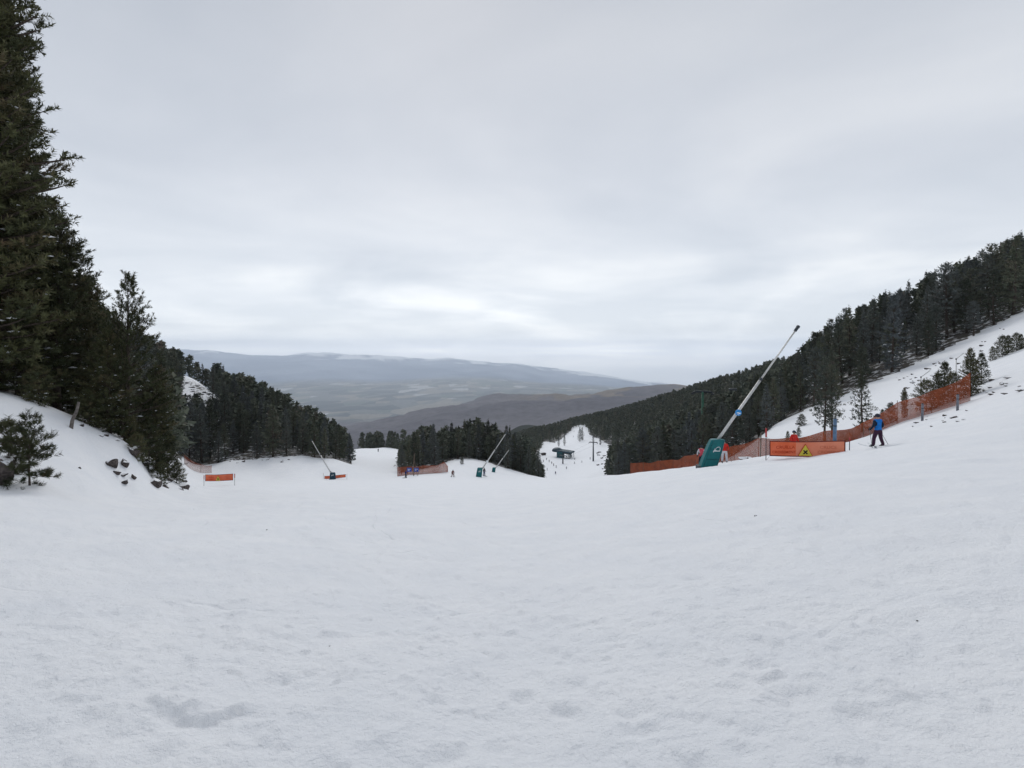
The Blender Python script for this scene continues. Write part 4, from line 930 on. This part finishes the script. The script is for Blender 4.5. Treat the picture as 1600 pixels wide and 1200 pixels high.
# poles beside the fences
def post(px, d, h, r, material, label, name='fence_post', lean=0.02, cat='post', group='posts along the pistes'):
    o = empty(name, at(px, d)); tag(o, label, cat, group)
    tube('shaft', [(0, 0, -.3), (lean*h*.5, 0, h*.5), (lean*h, 0, h)], [r*1.02, r, r*.97], M[material], o, 12); tube('cap', [(lean*h, 0, h), (lean*h, 0, h+.05)], [r*1.08, r*.6], M['darksteel'], o, 12); tube('band', [(lean*h*.72, 0, h*.72), (lean*h*.76, 0, h*.76)], [r*1.06]*2, M['darksteel'], o, 12)
post(1304, 36, 1.95, .12, 'bluepost', 'blue-grey padded post standing behind the right half of the banner')
post(1441, 39.5, 1.35, .085, 'greypost', 'grey post in front of the middle of the right net')
post(1496, 39.5, 1.25, .085, 'greypost', 'grey post in front of the right end of the net')
post(1188, 48, 2.3, .05, 'wood', 'thin wooden pole rising from the net left of the banner', lean=.03)
def bent_pole(px, d, hv, ax, az, label):
    o = empty('bent_pole', at(px, d)); tag(o, label, 'pole', 'bent steel poles on the right slope')
    tube('upright', [(0, 0, -.3), (0, 0, hv)], .045, M['steel'], o, 8); tube('arm', [(0, 0, hv-.03), (ax, 0, hv+az)], .04, M['steel'], o, 8); tube('joint', [(-.0, 0, hv-.1), (0, 0, hv+.03)], .065, M['darksteel'], o, 8)
bent_pole(1439, 52, 3.0, .95, .65, 'left bent steel pole rising behind the small pines of the right net')
bent_pole(1494, 50, 3.6, .75, .55, 'right bent steel pole between the pale pine and the bushy pine')
bent_pole(1586, 118, 4.0, -.7, .35, 'hooked pole before the trees high on the right slope')
# wooden mast with two blue boards at the island
o = empty('wooden_mast', at(646, 113)); tag(o, 'tall weathered wooden mast at the left end of the wooded island', 'mast')
tube('shaft', [(0, 0, -.4), (.05, 0, 2.5), (.22, 0, 5.0)], [.11, .10, .08], M['wood'], o, 9); tube('brace', [(.9, .3, -.3), (.25, .05, 3.4)], [.06, .05], M['wood'], o, 7)
for px, lab in ((639.5, 'left of two small blue boards on the orange net by the wooden mast'), (650.5, 'right of two small blue boards on the orange net by the wooden mast')):
    p = at(px, 114.5); o = empty('blue_board', p); tag(o, lab, 'sign', 'blue boards by the wooden mast'); b = box('panel', (-.52, .52, -.02, .02, .85, 1.75), M['bluebanner'], o, .01)
    for z in (1.15, 1.38): box('white_stripe', (-.36, .30 if z > 1.2 else .1, -.027, -.0215, z, z+.09), M['white'], b)
    for s in (-.45, .45): tube('stake', [(s, .05, -.3), (s, .05, 1.8)], .03, M['wood'], o, 6)
# ------------------------------------------------------------------ people
def body_mesh(name, J, mats, trunk_split=.97):
    """one continuous skinned figure; J = joints; mats = materials (jacket, sleeve, trousers, boots, skin)"""
    names = list(J); vs = [J[n][0] for n in names]; rad = [J[n][1] for n in names]
    E = [('pelvis', 'waist'), ('waist', 'chest'), ('chest', 'neck'), ('neck', 'head'), ('head', 'crown')]
    for s in 'lr': E += [('chest', 'sh'+s), ('sh'+s, 'el'+s), ('el'+s, 'wr'+s), ('wr'+s, 'ha'+s), ('pelvis', 'hip'+s), ('hip'+s, 'kn'+s), ('kn'+s, 'an'+s), ('an'+s, 'to'+s)]
    me = bpy.data.meshes.new(name); me.from_pydata(vs, [(names.index(a), names.index(b)) for a, b in E], []); ob = bpy.data.objects.new(name, me); C.objects.link(ob)
    sk = ob.modifiers.new('skin', 'SKIN'); sk.use_smooth_shade = True
    for i, r in enumerate(rad): me.skin_vertices[0].data[i].radius = r if hasattr(r, '__len__') else (r, r)
    me.skin_vertices[0].data[names.index('pelvis')].use_root = True
    ss = ob.modifiers.new('sub', 'SUBSURF'); ss.levels = 1; ss.render_levels = 1
    dg = bpy.context.evaluated_depsgraph_get(); out = bpy.data.meshes.new_from_object(ob.evaluated_get(dg)); bpy.data.objects.remove(ob)
    out.materials.clear()
    for m_ in mats: out.materials.append(m_)
    arr = [(0, 'pelvis', 'waist', 2), (0, 'waist', 'chest', 0), (0, 'chest', 'neck', 0), (0, 'neck', 'crown', 4)]
    for s in 'lr': arr += [(0, 'chest', 'sh'+s, 0), (0, 'sh'+s, 'el'+s, 1), (0, 'el'+s, 'ha'+s, 1), (0, 'pelvis', 'hip'+s, 2), (0, 'hip'+s, 'kn'+s, 2), (0, 'kn'+s, 'an'+s, 2), (0, 'an'+s, 'to'+s, 3)]
    segs = [(Vector(J[a][0]), Vector(J[b][0]), mi) for _, a, b, mi in arr]
    hem = J['pelvis'][0][2]-.02
    for f in out.polygons:
        c = f.center; best = (9, 0)
        for a, b, mi in segs:
            d = b-a; t_ = max(0, min(1, (c-a).dot(d)/d.length_squared)); e = (c-(a+d*t_)).length
            if e < best[0]: best = (e, mi)
        mi = best[1]
        if mi == 2 and c.z > hem and abs(c.x-J['pelvis'][0][0]) < .22: mi = 0
        f.material_index = mi; f.use_smooth = True
    return out
def person(px, d, label, jacket, sleeve, trousers, rz=0.0, pose='stand', skis=True, helmet='helmet_dark', h=1.75, group='skiers', poles=True, stance=.12, turn=0.0, pos=None):
    p = pos if pos is not None else at(px, d); o = empty('person', p, rz); tag(o, label, 'person', group); k = h/1.75; o.scale = (k, k, k)
    c = {'stand': 0.0, 'ski': .10, 'tuck': .22}[pose]     # crouch
    J = {'pelvis': ((0, .02+c*.5, .94-c), (.155, .13)), 'waist': ((0, .0+c*.2, 1.12-c), (.15, .12)), 'chest': ((0, -.02-c*.5, 1.36-c*1.1), (.18, .135)), 'neck': ((0, -.03-c*.8, 1.50-c*1.15), .065), 'head': ((0, -.04-c*1.0, 1.60-c*1.2), .085), 'crown': ((0, -.04-c*1.0, 1.72-c*1.2), .075)}
    for s, n in ((-1, 'l'), (1, 'r')):
        J['sh'+n] = ((s*.19, -.02-c*.5, 1.42-c*1.1), .085); J['el'+n] = ((s*(.29+.2*c), .02-c*.6, 1.15-c*1.1), .066); J['wr'+n] = ((s*(.27+.3*c), -.16-c*.6, .97-c), .05); J['ha'+n] = ((s*(.26+.3*c), -.22-c*.7, .93-c), .042)
        J['hip'+n] = ((s*.10, .02+c*.5, .88-c), .125); J['kn'+n] = ((s*(stance*.6+.07), -.05-c*1.1, .50-c*.3), .092); J['an'+n] = ((s*stance*1.25+s*.02, .02, .13), .078); J['to'+n] = ((s*stance*1.25+s*.03, -.15, .07), .062)
    me = body_mesh('person_body', J, [M[jacket], M[sleeve], M[trousers], M['boots'], M['skin']]); link('body', me, None, o)
    hd = Vector(J['head'][0])
    b = bmesh.new(); bmesh.ops.create_uvsphere(b, u_segments=14, v_segments=9, radius=1)
    for v in b.verts: v.co = Vector((v.co.x*.118, v.co.y*.142+.012, max(v.co.z, -.35 if v.co.y > -.2 else .12)*.135+.055))
    he = link('helmet', bm_mesh('helmet', b, True), M[helmet], o, hd)
    b = bmesh.new(); add_hull(b, [(-.09, -.10, .0), (.09, -.10, .0), (.075, -.135, .0), (-.075, -.135, .0)], [(-.09, -.10, .075), (.09, -.10, .075), (.075, -.135, .07), (-.075, -.135, .07)], .012); link('goggles', bm_mesh('goggles', b), M['black'], he)
    b = bmesh.new(); add_hull(b, [(-.012, -.09, -.035), (.012, -.09, -.035), (0, -.118, -.035)], [(-.008, -.085, .01), (.008, -.085, .01), (0, -.095, .01)]); link('nose', bm_mesh('nose', b), M['skin'], he)
    for s, n in ((-1, 'l'), (1, 'r')):
        ha = Vector(J['ha'+n][0]); b = bmesh.new()
        add_hull(b, [(-.035, -.05, -.05), (.035, -.05, -.05), (.035, .05, -.05), (-.035, .05, -.05)], [(-.03, -.045, .05), (.03, -.045, .05), (.03, .045, .05), (-.03, .045, .05)], .015)
        for q in range(4): add_tube(b, [(-.03+.0*q, -.04, .035-.023*q), (-.01, -.085, .03-.023*q), (.025, -.08, .028-.023*q)], .012, 5)
        add_tube(b, [(-s*.03, -.01, .05), (-s*.045, -.05, .065), (-s*.03, -.08, .06)], .013, 5)
        gl = link('glove', bm_mesh('glove', b, True), M['dark_cloth'], o, ha)
        if poles:
            q0 = ha+Vector((0, -.06, .12)); q1 = Vector((ha.x+s*.26, .18-c, .02)); tube('ski_pole', [q0, q1], .011, M['darksteel'], o, 5)
        if skis:
            x = J['an'+n][0][0]; b = bmesh.new(); prof = [(-.95, .035, .045), (-.86, .05, .012), (-.3, .04, .0), (.2, .036, .0), (.75, .045, .0)]
            prev = None
            for (yy, hw, zz_) in prof:
                cur = [b.verts.new((x-hw, yy, zz_)), b.verts.new((x+hw, yy, zz_)), b.verts.new((x+hw, yy, zz_+.025)), b.verts.new((x-hw, yy, zz_+.025))]
                if prev:
                    for i in range(4): b.faces.new((prev[i], prev[(i+1) % 4], cur[(i+1) % 4], cur[i]))
                else: b.faces.new(cur[::-1])
                prev = cur
            b.faces.new(prev); sk = link('ski', bm_mesh('ski', b), M['white'] if jacket == 'blue_jacket' else M['dark_cloth'], o)
            b = bmesh.new(); add_box(b, x-.035, x+.035, -.22, -.14, .02, .07); add_box(b, x-.035, x+.035, .10, .18, .02, .09); link('binding', bm_mesh('binding', b), M['darksteel'], sk)
    return o
person(1372, 26, 'skier in a blue jacket with dark sleeves and plum trousers, seen from behind', 'blue_jacket', 'dark_sleeve', 'plum_trousers', R(188), 'stand', h=1.72, stance=.22)
person(1132, 38, 'person in a red jacket and white trousers standing right of the teal pad', 'red_jacket', 'red_jacket', 'white_trousers', R(160), 'stand', h=1.7)
person(1096.5, 39, 'person in a red and white jacket half hidden left of the teal pad', 'pink_jacket', 'white_trousers', 'dark_cloth', R(-30), 'ski', h=1.7)
person(1240.5, 35, 'person in red with a dark hat showing only above the orange banner', 'red_jacket', 'red_jacket', 'dark_cloth', R(10), 'stand', h=1.7)
person(634, 108, 'skier in dark blue standing below the wooden mast', 'navy_cloth', 'navy_cloth', 'dark_cloth', R(70), 'stand', h=1.8)
person(707.5, 112, 'skier in brown skiing down before the wooded island', 'brown_jacket', 'brown_jacket', 'brown_jacket', R(20), 'ski', stance=.2, h=1.75)
person(756.5, 121, 'person in dark clothes standing right of the teal pad with the white disc', 'dark_cloth', 'dark_cloth', 'navy_cloth', R(40), 'stand', h=1.95)
person(591, 270, 'tiny dark skier far down the left run', 'dark_cloth', 'dark_cloth', 'dark_cloth', 0, 'stand', h=1.85, poles=False)
person(868, 300, 'dark skier nearest on the snow below the lift station', 'navy_cloth', 'navy_cloth', 'dark_cloth', 0, 'ski', h=2.0)
rr = random.Random(8)
QL = 'tiny dark skier in the queue left of the lift station'
for n_, (px, py) in enumerate(sorted([(855, 735), (854, 719), (858, 722), (862, 725), (865, 728), (869, 731), (849, 722), (848, 735)])):
    person(0, 0, QL+', %s from the left' % nth(n_+1), rr.choice(['dark_cloth', 'grey_cloth', 'navy_cloth', 'brown_jacket']), 'dark_cloth', 'dark_cloth', rr.uniform(0, 6), 'stand', group='skiers queueing at the lift station', pos=hit(px, py, 285, 420), poles=False)
QR = 'tiny skier scattered right of the lift station'
for n_, (px, py) in enumerate(sorted([(898, 725), (885, 733), (909, 723), (898, 719), (896, 683), (897, 675), (922, 718)])):
    person(0, 0, QR+', %s from the left' % nth(n_+1), rr.choice(['dark_cloth', 'grey_cloth', 'navy_cloth']), 'dark_cloth', 'dark_cloth', rr.uniform(0, 6), 'ski', group='skiers below and beside the lift station', pos=hit(px, py, 285, 640), poles=False)
# ------------------------------------------------------------------ chair lift
def tower(p, h, arm, material, label, r=.45, rz=0.0, tilt=.18):
    o = empty('lift_tower', p, rz); tag(o, label, 'lift tower', 'chair lift towers')
    tube('mast', [(0, 0, -1), (0, 0, h*.5), (0, 0, h)], [r, r*.8, r*.6], M[material], o, 10)
    tube('crossarm', [(-arm, 0, h-.2-tilt*.3), (0, 0, h), (arm, 0, h-.2+tilt*.3)], [r*.35, r*.5, r*.35], M['darksteel'], o, 8)
    for s in (-1, 1):
        a = tube('sheave_train', [(s*arm, -1.6, h-.45), (s*arm, 1.6, h-.45)], .12, M['darksteel'], o, 6)
        for q in range(4): tube('wheel', [(s*arm-.06, -1.2+q*.8, h-.62), (s*arm+.06, -1.2+q*.8, h-.62)], .2, M['darksteel'], a, 10)
    for z in (h*.35, h*.6, h*.8): tube('rung_hoop', [(-.02, -r*.9, z), (.02, -r*.9-.25, z)], .03, M['darksteel'], o, 5)
    box('work_platform', (-arm*.9, arm*.9, -.3, .3, h+.18, h+.24), M['darksteel'], o)
    return o
pt = at(1098, 142); hg = (HZ-612)/F*142-pt.z
t1 = tower(pt, hg, 2.7, 'green', 'green lift tower with a crossarm rising from the gully wood', .55, R(-35))
pt2 = at(927, 345); t2 = tower(pt2, (HZ-691)/F*345-pt2.z, 2.9, 'darksteel', 'dark lift tower on the snow right of the lift station', .6, R(-20))
pt3 = at(879.5, 352); t3 = tower(pt3, (HZ-712)/F*352-pt3.z, 2.4, 'darksteel', 'short dark lift tower in front of the lift station', .55, R(-15))
# station
sp_ = at(882, 385); st = empty('lift_station', sp_, R(-28)); tag(st, 'dark teal-roofed lift station with a rounded hood in the far hollow', 'lift station')
b = bmesh.new(); add_hull(b, [(-5.5, -4.2, 5.0), (7.2, -4.2, 4.4), (7.2, 4.2, 4.4), (-5.5, 4.2, 5.0)], [(-5.3, -3.4, 5.9), (6.6, -3.4, 5.3), (6.6, 3.4, 5.3), (-5.3, 3.4, 5.9)], .1); rf = link('roof', bm_mesh('station_roof', b), M['roof'], st)
for x in (-3.6, -1.2, 1.2, 3.6): tube('roof_seam', [(x, -3.4, 5.98-.05*(x+5)), (x, 3.4, 5.98-.05*(x+5))], .07, M['teal_dark'], rf, 4)
b = bmesh.new(); bmesh.ops.create_uvsphere(b, u_segments=20, v_segments=12, radius=1)
for v in b.verts: v.co = Vector((v.co.x*4.2, v.co.y*4.0, max(v.co.z, -.15)*2.6))
link('rounded_hood', bm_mesh('rounded_hood', b, True), M['roof'], st, (-6.2, .5, 4.6))
b = bmesh.new(); add_box(b, -5, -.6, -3.8, 1.5, -.6, 4.9, .25); cb = link('control_cabin', bm_mesh('control_cabin', b), M['teal_dark'], st)
for x in (-4.4, -2.9, -1.9): box('cabin_window', (x, x+.95 if x < -3 else x+.8, -3.86, -3.81, 1.8, 3.6), M['glass'], cb)
for x in (.8, 3.4, 6.2):
    for y in (-3.6, 3.6): tube('column', [(x, y, -1), (x, y, 4.7)], .2, M['darksteel'], st, 8)
box('bull_wheel_casing', (.2, 5.8, -1.6, 1.6, 3.2, 4.2), M['darksteel'], st, .2); box('barrier_rail', (1, 6.4, -5.0, -4.9, .6, 1.0), M['darksteel'], st)
b = bmesh.new(); add_box(b, 1.5, 5.0, 3.7, 3.85, -.5, 2.2); link('back_panel', bm_mesh('back_panel', b), M['white'], st)
# cables strung between station, towers and the wood, with a few chairs
def arm_pt(o, s): return o.matrix_basis @ Vector((s, 0, (o.children[0].data.vertices[-1].co.z)-.8))
top_far = Vector(at(1300, 128))+Vector((0, 0, 8)); cabs = []
for s, lab in ((-2.6, 'near-side lift cable strung from the station over the green tower'), (2.6, 'far-side lift cable strung from the station over the green tower')):
    a0 = st.matrix_basis @ Vector((2.5, s*.5, 4.4)); P = [a0, arm_pt(t3, s*.9), arm_pt(t2, s), arm_pt(t1, s), top_far+Vector((s, 0, 0))]; full = []
    for i in range(len(P)-1):
        for j in range(12):
            u = j/12; q = P[i].lerp(P[i+1], u); q.z -= 4*u*(1-u)*(P[i+1]-P[i]).length*.012; full.append(q)
    full.append(P[-1]); cabs.append(full); cb = tube('lift_cable', full, .022, M['darksteel'], None, 5); tag(cb, lab, 'cable', 'chair lift cables')
def chair(p, label):
    o = empty('lift_chair', p); tag(o, label, 'lift chair', 'chairs on the lift'); o.rotation_euler = (0, 0, R(-40))
    tube('hanger', [(0, 0, 0), (0, 0, -1.6), (0, .35, -2.3)], .04, M['steel'], o, 6); box('seat', (-1.0, 1.0, -.35, .15, -2.62, -2.52), M['darksteel'], o, .03); box('backrest', (-1.0, 1.0, .15, .22, -2.5, -1.95), M['darksteel'], o, .03)
    tube('safety_bar', [(-1, -.35, -2.1), (1, -.35, -2.1)], .03, M['steel'], o, 6); tube('side_arm', [(-1, .18, -2.0), (-1, -.35, -2.1)], .03, M['steel'], o, 6); tube('side_arm', [(1, .18, -2.0), (1, -.35, -2.1)], .03, M['steel'], o, 6)
chair(cabs[0][40], 'empty lift chair hanging just right of the green tower'); chair(cabs[1][44], 'empty lift chair hanging before the dark wood above the lance')
# ------------------------------------------------------------------ haze in the air over the valley
bm = bmesh.new(); add_box(bm, -38000, 38000, -400, 36600, -5200, 700)
hz = link('haze', bm_mesh('haze', bm)); tag(hz, 'thin bluish haze filling the air over the valley', 'haze', kind='stuff')
hm = bpy.data.materials.new('haze'); hm.use_nodes = True; t = hm.node_tree; t.nodes.clear()
pv = N(t, 'ShaderNodeVolumePrincipled'); pv.inputs['Color'].default_value = (0.82, 0.90, 1.0, 1); pv.inputs['Density'].default_value = 3.9e-5
pv.inputs['Anisotropy'].default_value = 0.45; mo = N(t, 'ShaderNodeOutputMaterial'); t.links.new(pv.outputs[0], mo.inputs['Volume']); hz.data.materials.append(hm)
